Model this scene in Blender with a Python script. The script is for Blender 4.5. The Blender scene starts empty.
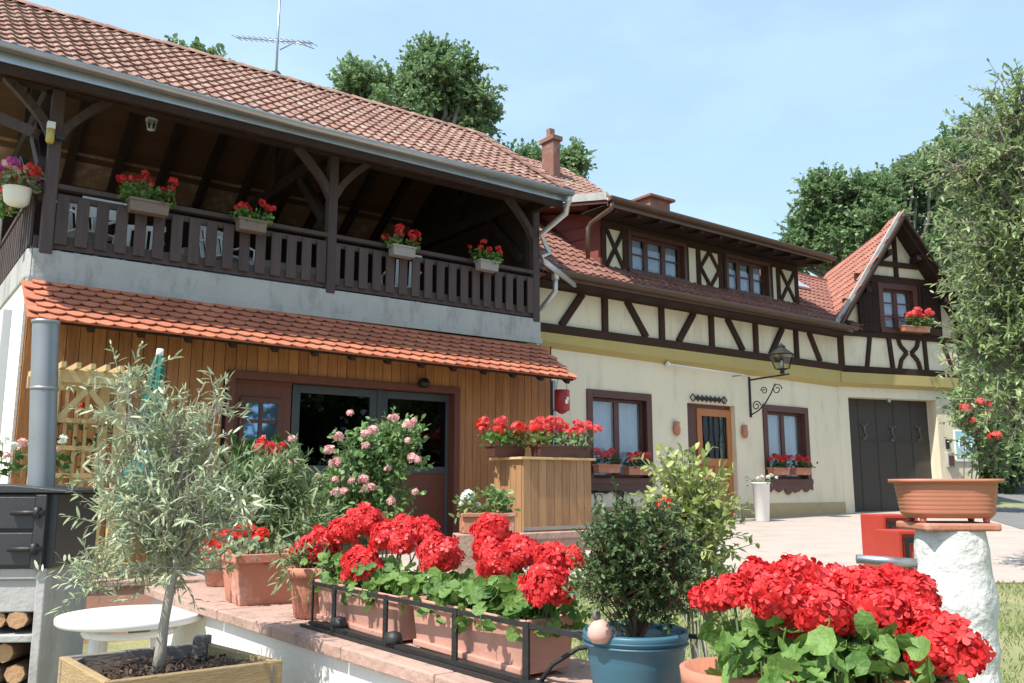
import bpy, math, random
import numpy as np
from mathutils import Vector, Matrix
random.seed(7); RG = np.random.default_rng(11)
SC = bpy.context.scene; COL = SC.collection
# ---------------------------------------------------------------- camera, light, exposure
FPX = 870.0; HZ = 484.0; EYE = 1.6
PITCH = math.atan((HZ-341.5)/FPX)
cam = bpy.data.objects.new('camera', bpy.data.cameras.new('camera')); COL.objects.link(cam); SC.camera = cam
cam.location = (0, 0, EYE); cam.rotation_euler = (math.pi/2+PITCH, 0, 0)
cam.data.sensor_width = 36; cam.data.lens = 36*FPX/1024; cam.data.clip_start = .05; cam.data.clip_end = 3000
SUN_AZ = math.radians(226); SUN_EL = math.radians(57)       # azimuth clockwise from +Y
w = bpy.data.worlds.new('World'); SC.world = w; w.use_nodes = True
nt = w.node_tree; bg = nt.nodes['Background']
sky = nt.nodes.new('ShaderNodeTexSky'); sky.sky_type = 'NISHITA'; sky.sun_disc = False
sky.sun_elevation = SUN_EL; sky.sun_rotation = SUN_AZ; sky.air_density = 1.0; sky.dust_density = 1.3; sky.ozone_density = 1.6
tc = nt.nodes.new('ShaderNodeTexCoord'); mp = nt.nodes.new('ShaderNodeMapping'); mp.inputs['Scale'].default_value = (1.0, 1.0, 2.4); mp.inputs['Location'].default_value = (.35, .2, .1)
nz = nt.nodes.new('ShaderNodeTexNoise'); nz.inputs['Scale'].default_value = 1.5; nz.inputs['Detail'].default_value = 7; nz.inputs['Roughness'].default_value = .55
rp = nt.nodes.new('ShaderNodeValToRGB'); rp.color_ramp.elements[0].position = .45; rp.color_ramp.elements[1].position = .78
rp.color_ramp.elements[0].color = (.48, .48, .48, 1); rp.color_ramp.elements[1].color = (.88, .88, .88, 1)
mx = nt.nodes.new('ShaderNodeMix'); mx.data_type = 'RGBA'; mx.inputs[7].default_value = (3.7, 5.2, 6.5, 1)
nt.links.new(tc.outputs['Generated'], mp.inputs[0]); nt.links.new(mp.outputs[0], nz.inputs['Vector']); nt.links.new(nz.outputs[0], rp.inputs[0])
nt.links.new(rp.outputs[0], mx.inputs[0]); nt.links.new(sky.outputs[0], mx.inputs[6]); nt.links.new(mx.outputs[2], bg.inputs[0])
bg.inputs[1].default_value = .15
sl = bpy.data.lights.new('sun', 'SUN'); sl.energy = 4.9; sl.angle = math.radians(.5); sl.color = (1, .95, .86)
so = bpy.data.objects.new('sun', sl); COL.objects.link(so)
sd = Vector((math.sin(SUN_AZ)*math.cos(SUN_EL), math.cos(SUN_AZ)*math.cos(SUN_EL), math.sin(SUN_EL)))
so.rotation_euler = sd.to_track_quat('Z', 'Y').to_euler(); so.location = (-20, -12, 30)
SC.view_settings.view_transform = 'Standard'; SC.view_settings.look = 'None'
SC.view_settings.exposure = .55; SC.view_settings.gamma = 1; SC.view_settings.use_curve_mapping = False
SC.cycles.max_bounces = 8; SC.cycles.transparent_max_bounces = 12

# ---------------------------------------------------------------- measuring helpers (photo pixel -> metric coordinates on a known plane)
Fv = Vector((0, math.cos(PITCH), math.sin(PITCH))); Uv = Vector((0, -math.sin(PITCH), math.cos(PITCH))); Rv = Vector((1, 0, 0)); CP = Vector((0, 0, EYE))
def ray(x, y): return Rv*(x-512)+Uv*(341.5-y)+Fv*FPX
def hitp(x, y, P, N): r = ray(x, y); return CP+r*((P-CP).dot(N)/r.dot(N))
def atY(x, y, Y): r = ray(x, y); return CP+r*(Y/r.y)
def atz(x, y, z): r = ray(x, y); return CP+r*((z-EYE)/r.z)
def azv(vp): return Vector((vp-512, FPX/math.cos(PITCH), 0)).normalized()
D = azv(1700); OUT = Vector((D.y, -D.x, 0)); OR = Vector((3.2362, 16.1281, 0))
HROT = math.atan2(D.y, D.x); HM = Matrix.Translation(OR) @ Matrix.Rotation(HROT, 4, 'Z'); HMI = HM.inverted()
D3 = azv(2900); OUT3 = Vector((D3.y, -D3.x, 0)); P3 = HM @ Vector((4.85, 0, 0))
GM = HMI @ Matrix.Translation(P3) @ Matrix.Rotation(math.atan2(D3.y, D3.x), 4, 'Z')   # gable frame -> house frame
def A(x, y, t=0):                      # pixel on plane t of the long facade -> local (s, -t, z)
    return HMI @ hitp(x, y, OR+OUT*t, OUT)
def B(x, y, t=0):                      # pixel on the gable facade plane -> its own (u, -t, z)
    return GM.inverted() @ (HMI @ hitp(x, y, P3+OUT3*t, OUT3))
def AW(s, t, z): return HM @ Vector((s, -t, z))
def onpl(x, y, P, N):                  # pixel on a plane given in house frame
    Pw = HM @ Vector(P); Nw = HM.to_3x3() @ Vector(N); return HMI @ hitp(x, y, Pw, Nw)

# ---------------------------------------------------------------- materials
MATS = {}
def newmat(name):
    m = bpy.data.materials.new(name); m.use_nodes = True; return m, m.node_tree, m.node_tree.nodes['Principled BSDF']
def mat(name, c1, c2=None, rough=.8, scale=6, stretch=(1, 1, 1), bump=0, bscale=None, metal=0, nmix=.5, trans=0, spec=.5, detail=4, spots=None, coat=0):
    """colour varies by a per-element random attribute and by noise between c1 and c2"""
    if name in MATS: return MATS[name]
    m, t, b = newmat(name); N = t.nodes.new; Lk = t.links.new
    c2 = c2 or tuple(x*.75 for x in c1)
    b.inputs['Roughness'].default_value = rough; b.inputs['Metallic'].default_value = metal
    b.inputs['Specular IOR Level'].default_value = spec
    if coat: b.inputs['Coat Weight'].default_value = coat
    at = N('ShaderNodeAttribute'); at.attribute_name = 'rnd'
    co = N('ShaderNodeTexCoord'); mp = N('ShaderNodeMapping'); mp.inputs['Scale'].default_value = stretch; Lk(co.outputs['Object'], mp.inputs[0])
    nz = N('ShaderNodeTexNoise'); nz.inputs['Scale'].default_value = scale; nz.inputs['Detail'].default_value = detail; nz.inputs['Roughness'].default_value = .6
    Lk(mp.outputs[0], nz.inputs['Vector'])
    mr = N('ShaderNodeMapRange'); mr.inputs[1].default_value = .3; mr.inputs[2].default_value = .7; Lk(nz.outputs[0], mr.inputs[0])
    mm = N('ShaderNodeMix'); mm.inputs[0].default_value = nmix; Lk(at.outputs['Fac'], mm.inputs[2]); Lk(mr.outputs[0], mm.inputs[3])
    cm = N('ShaderNodeMix'); cm.data_type = 'RGBA'; cm.inputs[6].default_value = (*c1, 1); cm.inputs[7].default_value = (*c2, 1); Lk(mm.outputs[0], cm.inputs[0])
    out = cm.outputs[2]
    if spots:                                     # dirt or lichen with its own shape: (colour, scale, threshold)
        n2 = N('ShaderNodeTexNoise'); n2.inputs['Scale'].default_value = spots[1]; n2.inputs['Detail'].default_value = 8; n2.inputs['Roughness'].default_value = .7
        mp2 = N('ShaderNodeMapping'); mp2.inputs['Scale'].default_value = spots[4] if len(spots) > 4 else (1, 1, 1); Lk(co.outputs['Object'], mp2.inputs[0]); Lk(mp2.outputs[0], n2.inputs['Vector'])
        m2 = N('ShaderNodeMapRange'); m2.inputs[1].default_value = spots[2]; m2.inputs[2].default_value = spots[2]+.12; Lk(n2.outputs[0], m2.inputs[0])
        m3 = N('ShaderNodeMath'); m3.operation = 'MULTIPLY'; m3.inputs[1].default_value = spots[3] if len(spots) > 3 else .7; Lk(m2.outputs[0], m3.inputs[0])
        c3 = N('ShaderNodeMix'); c3.data_type = 'RGBA'; c3.inputs[7].default_value = (*spots[0], 1); Lk(m3.outputs[0], c3.inputs[0]); Lk(out, c3.inputs[6]); out = c3.outputs[2]
    Lk(out, b.inputs['Base Color'])
    if bump:
        nb = N('ShaderNodeTexNoise'); nb.inputs['Scale'].default_value = bscale or scale*4; nb.inputs['Detail'].default_value = 5; Lk(mp.outputs[0], nb.inputs['Vector'])
        bp = N('ShaderNodeBump'); bp.inputs['Strength'].default_value = bump; bp.inputs['Distance'].default_value = .02; Lk(nb.outputs[0], bp.inputs['Height']); Lk(bp.outputs[0], b.inputs['Normal'])
    if trans:                                     # leaves and petals let light through
        tr = N('ShaderNodeBsdfTranslucent'); Lk(out, tr.inputs[0]); ms = N('ShaderNodeMixShader'); ms.inputs[0].default_value = trans
        Lk(b.outputs[0], ms.inputs[1]); Lk(tr.outputs[0], ms.inputs[2]); Lk(ms.outputs[0], t.nodes['Material Output'].inputs[0])
    MATS[name] = m; return m
def glassmat(name, tint=(.9, .95, 1), a=.25):
    if name in MATS: return MATS[name]
    m, t, b = newmat(name); N = t.nodes.new
    tr = N('ShaderNodeBsdfTransparent'); tr.inputs[0].default_value = (*tint, 1); gl = N('ShaderNodeBsdfGlossy'); gl.inputs['Roughness'].default_value = .02
    fr = N('ShaderNodeLayerWeight'); fr.inputs[0].default_value = .5; ms = N('ShaderNodeMixShader')
    pw = N('ShaderNodeMath'); pw.operation = 'POWER'; pw.inputs[1].default_value = 4; ad = N('ShaderNodeMath'); ad.operation = 'MULTIPLY_ADD'; ad.inputs[1].default_value = .85; ad.inputs[2].default_value = a*.25
    t.links.new(fr.outputs['Facing'], pw.inputs[0]); t.links.new(pw.outputs[0], ad.inputs[0]); t.links.new(ad.outputs[0], ms.inputs[0]); t.links.new(tr.outputs[0], ms.inputs[1]); t.links.new(gl.outputs[0], ms.inputs[2]); t.links.new(ms.outputs[0], t.nodes['Material Output'].inputs[0])
    MATS[name] = m; return m
M = dict(
 cream=mat('cream_plaster', (.79, .71, .54), (.73, .65, .49), .9, 1.1, bump=.25, bscale=60, nmix=.8, detail=8, spots=((.50, .42, .30), 1.6, .52, .38, (1.6, 1.6, .35))),
 infill=mat('infill_plaster', (.78, .70, .53), (.70, .62, .46), .9, 2, bump=.25, bscale=50, spots=((.50, .41, .29), 2.5, .52, .4, (1.5, 1.5, .5))),
 yellow=mat('yellow_plaster', (.47, .38, .15), (.42, .335, .13), .9, 3, bump=.2, bscale=50),
 plinth=mat('plinth_plaster', (.50, .38, .20), (.42, .32, .18), .9, 4, bump=.3, bscale=40, spots=((.3, .25, .16), 3, .55, .5)),
 white=mat('white_plaster', (.80, .78, .74), (.72, .70, .66), .9, 3, bump=.3, bscale=30, spots=((.45, .40, .33), 2.5, .62, .5)),
 concrete=mat('concrete', (.45, .445, .43), (.35, .345, .335), .9, 2.5, bump=.3, bscale=30, spots=((.22, .21, .19), 2.2, .50, .55, (1.5, 1.5, .5))),
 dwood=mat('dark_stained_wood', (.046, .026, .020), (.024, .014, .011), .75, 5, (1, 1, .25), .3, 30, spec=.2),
 rail=mat('dark_rail_wood', (.105, .075, .074), (.060, .042, .041), .7, 5, (4, 4, .5), .25, 12, spec=.25),
 beam=mat('timber_beam_wood', (.062, .032, .022), (.032, .017, .013), .8, 6, (2, 2, 2), .35, 20, spec=.2, spots=((.13, .09, .07), 8, .62, .5)),
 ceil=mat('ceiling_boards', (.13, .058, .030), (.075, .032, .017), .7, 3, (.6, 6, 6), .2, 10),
 side=mat('siding_wood', (.52, .23, .075), (.24, .095, .032), .6, 5, (9, 9, .7), .25, 8, nmix=.55, spots=((.16, .07, .03), 9, .70, .6)),
 boxw=mat('planter_box_wood', (.46, .26, .12), (.24, .125, .06), .7, 5, (9, 9, .7), .3, 8, nmix=.5),
 pale=mat('pale_trellis_wood', (.62, .45, .22), (.50, .34, .16), .75, 5, (3, 3, 3), .2, 12),
 ybox=mat('weathered_yellow_wood', (.37, .26, .125), (.22, .155, .08), .8, 5, (2, 2, 12), .4, 14, spots=((.13, .11, .07), 7, .55, .6)),
 gboard=mat('grey_board', (.20, .18, .16), (.11, .10, .09), .85, 6, (2, 2, 9), .3, 14),
 redw=mat('red_brown_wood', (.18, .055, .032), (.11, .034, .022), .5, 5, (3, 3, .6), .2, 12),
 frame=mat('brown_window_frame', (.12, .045, .032), (.075, .028, .022), .5, 6, (2, 2, 2), .15, 20),
 greyf=mat('grey_blue_frame', (.065, .08, .088), (.045, .055, .062), .4, 5),
 door=mat('orange_door_wood', (.52, .20, .060), (.36, .125, .038), .45, 4, (6, 6, .8), .15, 10),
 tile=mat('roof_tile', (.325, .175, .135), (.185, .092, .070), .85, 1.2, bump=.3, bscale=40, nmix=.35, spots=((.42, .33, .26), 5, .50, .6)),
 ntile=mat('orange_beaver_tile', (.56, .20, .11), (.36, .115, .065), .8, 1.5, bump=.25, bscale=60, nmix=.3, spots=((.26, .10, .06), 7, .62, .5)),
 rtile=mat('red_gable_tile', (.40, .165, .115), (.25, .095, .066), .8, 1.5, bump=.2, bscale=50, nmix=.4, spots=((.50, .33, .25), 4, .6, .5)),
 shtile=mat('shaded_roof_tile', (.27, .115, .085), (.16, .068, .052), .85, 1.5, bump=.3, bscale=40, nmix=.4, spots=((.36, .27, .21), 5, .56, .6)),  # shade on the main roof strip put into a darker, browner tile colour
 brick=mat('chimney_brick', (.27, .135, .10), (.18, .085, .065), .9, 6, bump=.5, bscale=30, spots=((.36, .28, .23), 4, .56, .6)),
 cheek=mat('red_cheek_panel', (.25, .070, .052), (.19, .052, .040), .7, 2),
 zinc=mat('zinc', (.46, .48, .50), (.36, .38, .40), .38, 5, metal=.85, bump=.05, spots=((.28, .28, .28), 6, .6, .5)),
 zincw=mat('pale_zinc_pipe', (.60, .62, .64), (.48, .50, .52), .42, 5, metal=.6),
 copper=mat('brown_copper_pipe', (.20, .12, .085), (.12, .08, .06), .45, 5, metal=.5),
 black=mat('black_iron', (.018, .018, .019), (.010, .010, .011), .5, 12, bump=.2, bscale=60),
 ironf=mat('wrought_iron', (.030, .030, .030), (.018, .018, .018), .55, 20, bump=.3, bscale=80, metal=.3),
 oven=mat('oven_black_paint', (.040, .042, .045), (.028, .029, .031), .42, 5, bump=.08, bscale=70),
 terra=mat('terracotta', (.52, .215, .135), (.42, .165, .105), .8, 5, bump=.2, bscale=50, spots=((.62, .46, .38), 4, .55, .7)),
 trough=mat('pink_terracotta', (.56, .295, .225), (.46, .235, .18), .7, 4, bump=.12, bscale=60, spots=((.40, .22, .17), 4, .54, .55)),
 bowl=mat('terracotta_plastic', (.49, .18, .105), (.42, .15, .085), .55, 4, spots=((.62, .33, .23), 9, .6, .35)),
 cope=mat('pink_coping_stone', (.47, .31, .25), (.35, .225, .18), .9, 3, bump=.5, bscale=30, nmix=.7, detail=8, spots=((.20, .14, .11), 6, .54, .65)),
 soil=mat('soil', (.065, .042, .028), (.030, .020, .014), 1, 14, bump=1, bscale=40),
 blue=mat('blue_pot_plastic', (.045, .135, .19), (.036, .11, .155), .45, 5, bump=.05, spots=((.14, .20, .25), 8, .62, .4)),
 plastic=mat('white_plastic', (.82, .82, .80), (.76, .76, .74), .4, 3),
 postm=mat('whitewashed_post', (.74, .73, .71), (.60, .58, .55), .9, 4, bump=1, bscale=16, spots=((.28, .24, .20), 7, .58, .7, (1, 1, 1.6))),
 redm=mat('red_paint', (.46, .048, .030), (.36, .036, .024), .45, 4, spots=((.25, .05, .03), 7, .66, .5)),
 redl=mat('red_lantern_metal', (.42, .030, .040), (.32, .022, .030), .4, 4),
 curtain=mat('lace_curtain', (.82, .83, .84), (.55, .57, .60), .9, 55, nmix=.85, trans=.3),
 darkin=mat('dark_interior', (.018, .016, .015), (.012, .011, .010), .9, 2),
 garage=mat('garage_door_paint', (.062, .052, .046), (.045, .038, .034), .6, 3, (1, 1, 4)),
 green_u=mat('green_parasol_cloth', (.020, .20, .15), (.012, .12, .09), .7, 6, trans=.15),
 log=mat('cut_firewood', (.60, .40, .22), (.40, .22, .11), .85, 9, bump=.4, bscale=40),
 bark=mat('firewood_bark', (.22, .13, .08), (.12, .07, .045), .95, 9, bump=.6, bscale=30),
 trunk=mat('grey_bark', (.26, .23, .19), (.15, .13, .105), .95, 9, (3, 3, .6), .5, 20),
 oliveb=mat('olive_bark', (.40, .37, .31), (.27, .25, .20), .9, 9, (3, 3, .8), .4, 25),
 stem=mat('green_stem', (.10, .16, .045), (.07, .11, .035), .7, 8),
 olive=mat('olive_leaves', (.24, .31, .15), (.52, .58, .40), .4, 3, trans=.28, nmix=.15),
 ger=mat('geranium_leaves', (.055, .15, .025), (.22, .36, .085), .5, 28, trans=.35, nmix=.4, bump=.3, bscale=120),
 gerd=mat('dark_geranium_leaves', (.035, .090, .020), (.075, .150, .038), .55, 8, trans=.3, nmix=.25),
 lav=mat('grey_green_leaves', (.12, .18, .065), (.27, .33, .17), .55, 3, trans=.3, nmix=.2),
 myrt=mat("myrtle_leaves", (.040, .085, .026), (.115, .175, .06), .5, 8, trans=.2, nmix=.2),
 varie=mat('variegated_leaves', (.15, .24, .045), (.52, .54, .19), .5, 8, trans=.35, nmix=.2),
 rosel=mat('rose_leaves', (.10, .20, .055), (.28, .40, .16), .45, 8, trans=.3, nmix=.2),
 oak=mat('oak_leaves', (.12, .22, .085), (.27, .38, .18), .5, .5, trans=.42, nmix=.3),
 oak2=mat('light_oak_leaves', (.13, .21, .085), (.24, .33, .15), .5, .5, trans=.42, nmix=.3),
 willow=mat('silver_willow_leaves', (.13, .22, .06), (.40, .48, .24), .45, 1, trans=.38, nmix=.25),
 hedge=mat('hedge_leaves', (.045, .105, .028), (.10, .175, .05), .55, 1, trans=.25, nmix=.3),
 red=mat('red_petals', (.93, .075, .075), (.55, .010, .014), .5, 30, trans=.35, nmix=.3),
 scar=mat('scarlet_petals', (.85, .070, .035), (.62, .030, .022), .55, 9, trans=.35, nmix=.15),
 pink=mat('pink_petals', (.84, .40, .40), (.88, .62, .58), .6, 9, trans=.35, nmix=.15),
 coral=mat('coral_petals', (.85, .16, .12), (.80, .06, .10), .6, 9, trans=.35, nmix=.15),
 magenta=mat('magenta_petals', (.62, .06, .32), (.45, .10, .45), .6, 9, trans=.35, nmix=.15),
 whitep=mat('white_petals', (.86, .86, .80), (.74, .78, .66), .6, 9, trans=.3, nmix=.15),
 teal=mat('teal_bottle', (.03, .20, .17), (.02, .14, .12), .3, 5),
 ltblue=mat('pale_blue_sign', (.40, .66, .74), (.36, .62, .70), .5, 5),
 signw=mat('white_sign_paint', (.82, .84, .84), (.78, .80, .80), .5, 5),
 glass=glassmat('window_glass'), dglass=glassmat('door_glass', (.35, .38, .40), .14),
 lampglass=glassmat('lamp_glass', (.85, .88, .85), .3),
)
# ---------------------------------------------------------------- mesh helpers
M['ornament'] = mat('dull_ornament', (.15, .14, .13), (.10, .09, .085), .6, 8)
class MB:
    def __init__(s, xf=None): s.v = []; s.f = []; s.r = []; s.sm = []; s.xf = xf
    def add(s, vs, fs, rnd=None, smooth=False):
        n = len(s.v); r = random.random() if rnd is None else rnd
        for p in vs:
            p = Vector(p); p = s.xf @ p if s.xf else p
            s.v.append(tuple(p)); s.r.append(r)
        for f in fs: s.f.append(tuple(i+n for i in f)); s.sm.append(smooth)
        return s
    def box(s, x0, x1, y0, y1, z0, z1, rnd=None):
        if x0 > x1: x0, x1 = x1, x0
        if y0 > y1: y0, y1 = y1, y0
        if z0 > z1: z0, z1 = z1, z0
        return s.add([(x, y, z) for z in (z0, z1) for y in (y0, y1) for x in (x0, x1)], [(0, 2, 3, 1), (4, 5, 7, 6), (0, 1, 5, 4), (2, 6, 7, 3), (0, 4, 6, 2), (1, 3, 7, 5)], rnd)
    def bar(s, p, q, wd, hh, up=(0, 0, 1), rnd=None):
        p, q = Vector(p), Vector(q); d = (q-p).normalized(); up = Vector(up)
        if abs(d.dot(up)) > .98: up = Vector((1, 0, 0))
        a = d.cross(up).normalized()*wd/2; b = a.cross(d).normalized()*hh/2
        return s.add([p-a-b, p+a-b, p+a+b, p-a+b, q-a-b, q+a-b, q+a+b, q-a+b], [(0, 3, 2, 1), (4, 5, 6, 7), (0, 1, 5, 4), (1, 2, 6, 5), (2, 3, 7, 6), (3, 0, 4, 7)], rnd)
    def prism(s, pts, ex, rnd=None):
        n = len(pts); ex = Vector(ex); a = [Vector(p) for p in pts]
        return s.add(a+[p+ex for p in a], [tuple(range(n))[::-1], tuple(range(n, 2*n))]+[(i, (i+1) % n, n+(i+1) % n, n+i) for i in range(n)], rnd)
    def tube(s, pts, r, n=8, rnd=None, caps=True, smooth=True):
        pts = [Vector(p) for p in pts]; rs = r if hasattr(r, '__len__') else [r]*len(pts); vs = []; a = None
        for i, p in enumerate(pts):
            d = (pts[min(i+1, len(pts)-1)]-pts[max(i-1, 0)]).normalized()
            if a is None:
                a = d.cross(Vector((0, 0, 1)));
                if a.length < .05: a = d.cross(Vector((1, 0, 0)))
            a = (a-d*a.dot(d)).normalized(); b = d.cross(a)
            for k in range(n):
                t = 2*math.pi*k/n; vs.append(p+(a*math.cos(t)+b*math.sin(t))*rs[i])
        fs = [(i*n+k, i*n+(k+1) % n, (i+1)*n+(k+1) % n, (i+1)*n+k) for i in range(len(pts)-1) for k in range(n)]
        if caps: fs += [tuple(range(n))[::-1], tuple(range((len(pts)-1)*n, len(pts)*n))]
        return s.add(vs, fs, rnd, smooth)
    def lathe(s, prof, c=(0, 0, 0), n=32, rnd=None, sx=1, sy=1, smooth=True, sq=0):
        vs = []; c = Vector(c)
        for r, z in prof:
            for k in range(n):
                t = 2*math.pi*k/n; cx_, sy_ = math.cos(t), math.sin(t)
                if sq: q = (abs(cx_)**sq+abs(sy_)**sq)**(-1/sq); cx_ *= q; sy_ *= q
                vs.append(c+Vector((r*cx_*sx, r*sy_*sy, z)))
        fs = [(i*n+k, i*n+(k+1) % n, (i+1)*n+(k+1) % n, (i+1)*n+k) for i in range(len(prof)-1) for k in range(n)]
        if prof[0][0] > .0005: fs.append(tuple(range(n))[::-1])
        if prof[-1][0] > .0005: fs.append(tuple(range((len(prof)-1)*n, len(prof)*n)))
        return s.add(vs, fs, rnd, smooth)
    def build(s, name, m, parent=None, bevel=0, label=None):
        me = bpy.data.meshes.new(name); me.from_pydata(s.v, [], s.f); me.update()
        at = me.attributes.new('rnd', 'FLOAT', 'POINT'); at.data.foreach_set('value', s.r)
        me.polygons.foreach_set('use_smooth', s.sm)
        return link(name, me, m, parent, bevel, label)
def link(name, me, m, parent=None, bevel=0, label=None):
    o = bpy.data.objects.new(name, me); COL.objects.link(o)
    if m: me.materials.append(M[m] if isinstance(m, str) else m)
    if parent: o.parent = parent
    if bevel:
        b = o.modifiers.new('bevel', 'BEVEL'); b.width = bevel; b.segments = 2; b.limit_method = 'ANGLE'; b.angle_limit = math.radians(50)
    if label: o['label'] = label
    return o
def thing(name, label, cat, loc=(0, 0, 0), rz=0, group=None):
    o = bpy.data.objects.new(name, None); COL.objects.link(o); o.empty_display_size = .2
    o.location = loc; o.rotation_euler = (0, 0, rz); o['label'] = label; o['category'] = cat
    if group: o['group'] = group
    return o
def struct(o): o['kind'] = 'structure'; return o
def dup(root, loc, rz, label, group=None):
    r = root.copy(); COL.objects.link(r); r.location = loc; r.rotation_euler = (0, 0, rz); r['label'] = label
    if group: r['group'] = group
    def rec(a, b):
        for ch in list(a.children):
            c = ch.copy(); COL.objects.link(c); c.parent = b; rec(ch, c)
    rec(root, r); return r
# ---- leaf clouds
T_LANCE = ([(0, 0, 0), (.3, .5, .03), (.3, -.5, .03), (.7, .42, .02), (.7, -.42, .02), (1, 0, -.07)], [(0, 2, 1), (1, 2, 4, 3), (3, 4, 5)])
T_OVAL = ([(0, 0, 0), (.3, .48, .08), (.3, -.48, .08), (.7, .44, .06), (.7, -.44, .06), (1, 0, -.04), (.5, 0, -.03)], [(0, 6, 1), (0, 2, 6), (1, 6, 3), (2, 4, 6), (3, 6, 5), (6, 4, 5)])
T_QUAD = ([(0, 0, 0), (.45, .5, .1), (1, 0, -.05), (.5, -.5, .1)], [(0, 3, 2, 1)])
def _round():
    vs = [(.40, 0, -.09)]; n = 21
    for ring, rr in ((0, .27), (1, .5)):
        for k in range(n):
            a = -math.pi+2*math.pi*(k+.5)/n; q = abs(a)/math.pi; r = rr*(1 if q < .86 else .62)*(1+ring*.07*math.cos(7*a))
            vs.append((.44+r*math.cos(a), r*1.04*math.sin(a), (.035*math.cos(7*a)+.05*math.cos(2*a)+.03)*(1 if ring else .35)-(.03 if not ring else 0)))
    f = [(0, i+1, (i+1) % n+1) for i in range(n-1)]+[(i+1, n+i+1, n+(i+1) % n+1, (i+1) % n+1) for i in range(n-1)]
    return vs, f
T_ROUND = _round()
def _floret():
    vs = [(0, 0, 0)]; fs = []
    for k in range(5):
        a = 2*math.pi*k/5; b = len(vs); t = .05*(k % 2)
        for da, r, z in ((-.50, .48, .14), (-.42, .84, .10), (-.12, 1.0, .0), (.12, 1.0, .03), (.42, .84, .14), (.50, .48, .16)): vs.append((r*math.cos(a+da), r*math.sin(a+da), z+t))
        fs.append((0, b, b+1, b+2, b+3, b+4, b+5))
    return vs, fs
T_FLOR = _floret()
def nrm(a): return a/np.maximum(np.linalg.norm(a, axis=1, keepdims=True), 1e-9)
def leaves(name, m, parent, P, dr, nr, L, W, tmpl, rnd=None, smooth=False):
    P = np.asarray(P, float); n = len(P)
    if not n: return None
    tv = np.array(tmpl[0], float); dr = nrm(np.asarray(dr, float)); nr = np.asarray(nr, float)
    nr = nrm(nr-dr*(nr*dr).sum(1, keepdims=True)); sdv = np.cross(nr, dr)
    L = np.broadcast_to(L, n)[:, None, None]; W = np.broadcast_to(W, n)[:, None, None]
    V = P[:, None]+tv[None, :, 0:1]*L*dr[:, None]+tv[None, :, 1:2]*W*sdv[:, None]+tv[None, :, 2:3]*L*nr[:, None]
    k = len(tv); V = V.reshape(-1, 3); off = (np.arange(n)*k)
    lens = np.array([len(f) for f in tmpl[1]]); idx = np.concatenate([np.array(f) for f in tmpl[1]])
    loops = (off[:, None]+idx[None]).ravel(); tot = np.tile(lens, n)
    me = bpy.data.meshes.new(name); me.vertices.add(len(V)); me.vertices.foreach_set('co', V.ravel())
    me.loops.add(len(loops)); me.loops.foreach_set('vertex_index', loops.astype(np.int32))
    me.polygons.add(len(tot)); st = np.concatenate([[0], np.cumsum(tot)[:-1]]); me.polygons.foreach_set('loop_start', st.astype(np.int32)); me.polygons.foreach_set('loop_total', tot.astype(np.int32))
    me.update(calc_edges=True)
    r = RG.random(n) if rnd is None else rnd
    at = me.attributes.new('rnd', 'FLOAT', 'POINT'); at.data.foreach_set('value', np.repeat(r, k).astype(np.float32))
    if smooth: me.polygons.foreach_set('use_smooth', [True]*len(tot))
    return link(name, me, m, parent)
def rdir(n, up=0): a = RG.normal(size=(n, 3)); a = nrm(a); a[:, 2] += up; return nrm(a)
def plant_cloud(parent, base, blobs, ntw, tl, lpt, L, W, tmpl, m, up=.3, twig_r=.002, barkm='stem', droop=0, hollow=.35, twigs=True, limbs=True, limb_r=.01, name='foliage', trunk_top=None, spread=.9):
    """blobs: (centre, (rx,ry,rz), weight); twigs grow outward from them, leaves sit along the twigs. coordinates relative to base"""
    base = np.array(base, float); wts = np.array([b[2] for b in blobs], float); wts /= wts.sum()
    ch = RG.choice(len(blobs), ntw, p=wts); C = np.array([b[0] for b in blobs], float)[ch]-base; Rr = np.array([b[1] for b in blobs], float)[ch]
    d = rdir(ntw); rad = (hollow+(1-hollow)*RG.random(ntw)**.6)[:, None]
    O = C+d*Rr*rad*.9; g = nrm(d*spread+np.array([0, 0, up])+RG.normal(size=(ntw, 3))*.45)
    tlen = tl*(.6+.8*RG.random(ntw)); E = O+g*tlen[:, None]; E[:, 2] -= droop*tlen
    if twigs:
        mb = MB()
        for i in range(ntw): mb.tube([O[i]-g[i]*tl*.5, (O[i]+E[i])/2+np.array([0, 0, droop*tlen[i]*.2]), E[i]], [twig_r*1.4, twig_r, twig_r*.5], 3, caps=False, smooth=False)
        mb.build('twigs', barkm, parent)
    if limbs:
        tt = np.array(trunk_top if trunk_top is not None else base, float)-base; mb = MB()
        for c, r, wt in blobs:
            c = np.array(c)-base
            for q in range(3 if len(blobs) < 18 else 1):
                e = c+RG.normal(size=3)*np.array(r)*.45; mid = tt*.5+e*.5+RG.normal(size=3)*np.linalg.norm(e-tt)*.07
                mb.tube([tt, mid, e], [limb_r, limb_r*.6, limb_r*.25], 5, caps=False)
        mb.build('limbs', barkm, parent)
    n = ntw*lpt; k = np.repeat(np.arange(ntw), lpt); f = np.tile((np.arange(lpt)+.5)/lpt, ntw)+RG.normal(size=n)*.04
    P = O[k]*(1-f)[:, None]+E[k]*f[:, None]; dirs = nrm(g[k]*.55+rdir(n)*.8+np.array([0, 0, -droop])); nr = nrm(rdir(n)*.7+np.array([0, 0, .8])+sdn*.2)
    sc = .7+.6*RG.random(n); leaves(name, m, parent, P, dirs, nr, L*sc, W*sc, tmpl, rnd=np.clip(RG.random(ntw)[k]*.6+RG.random(n)*.4, 0, 1))
sdn = np.array(sd)
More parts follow.
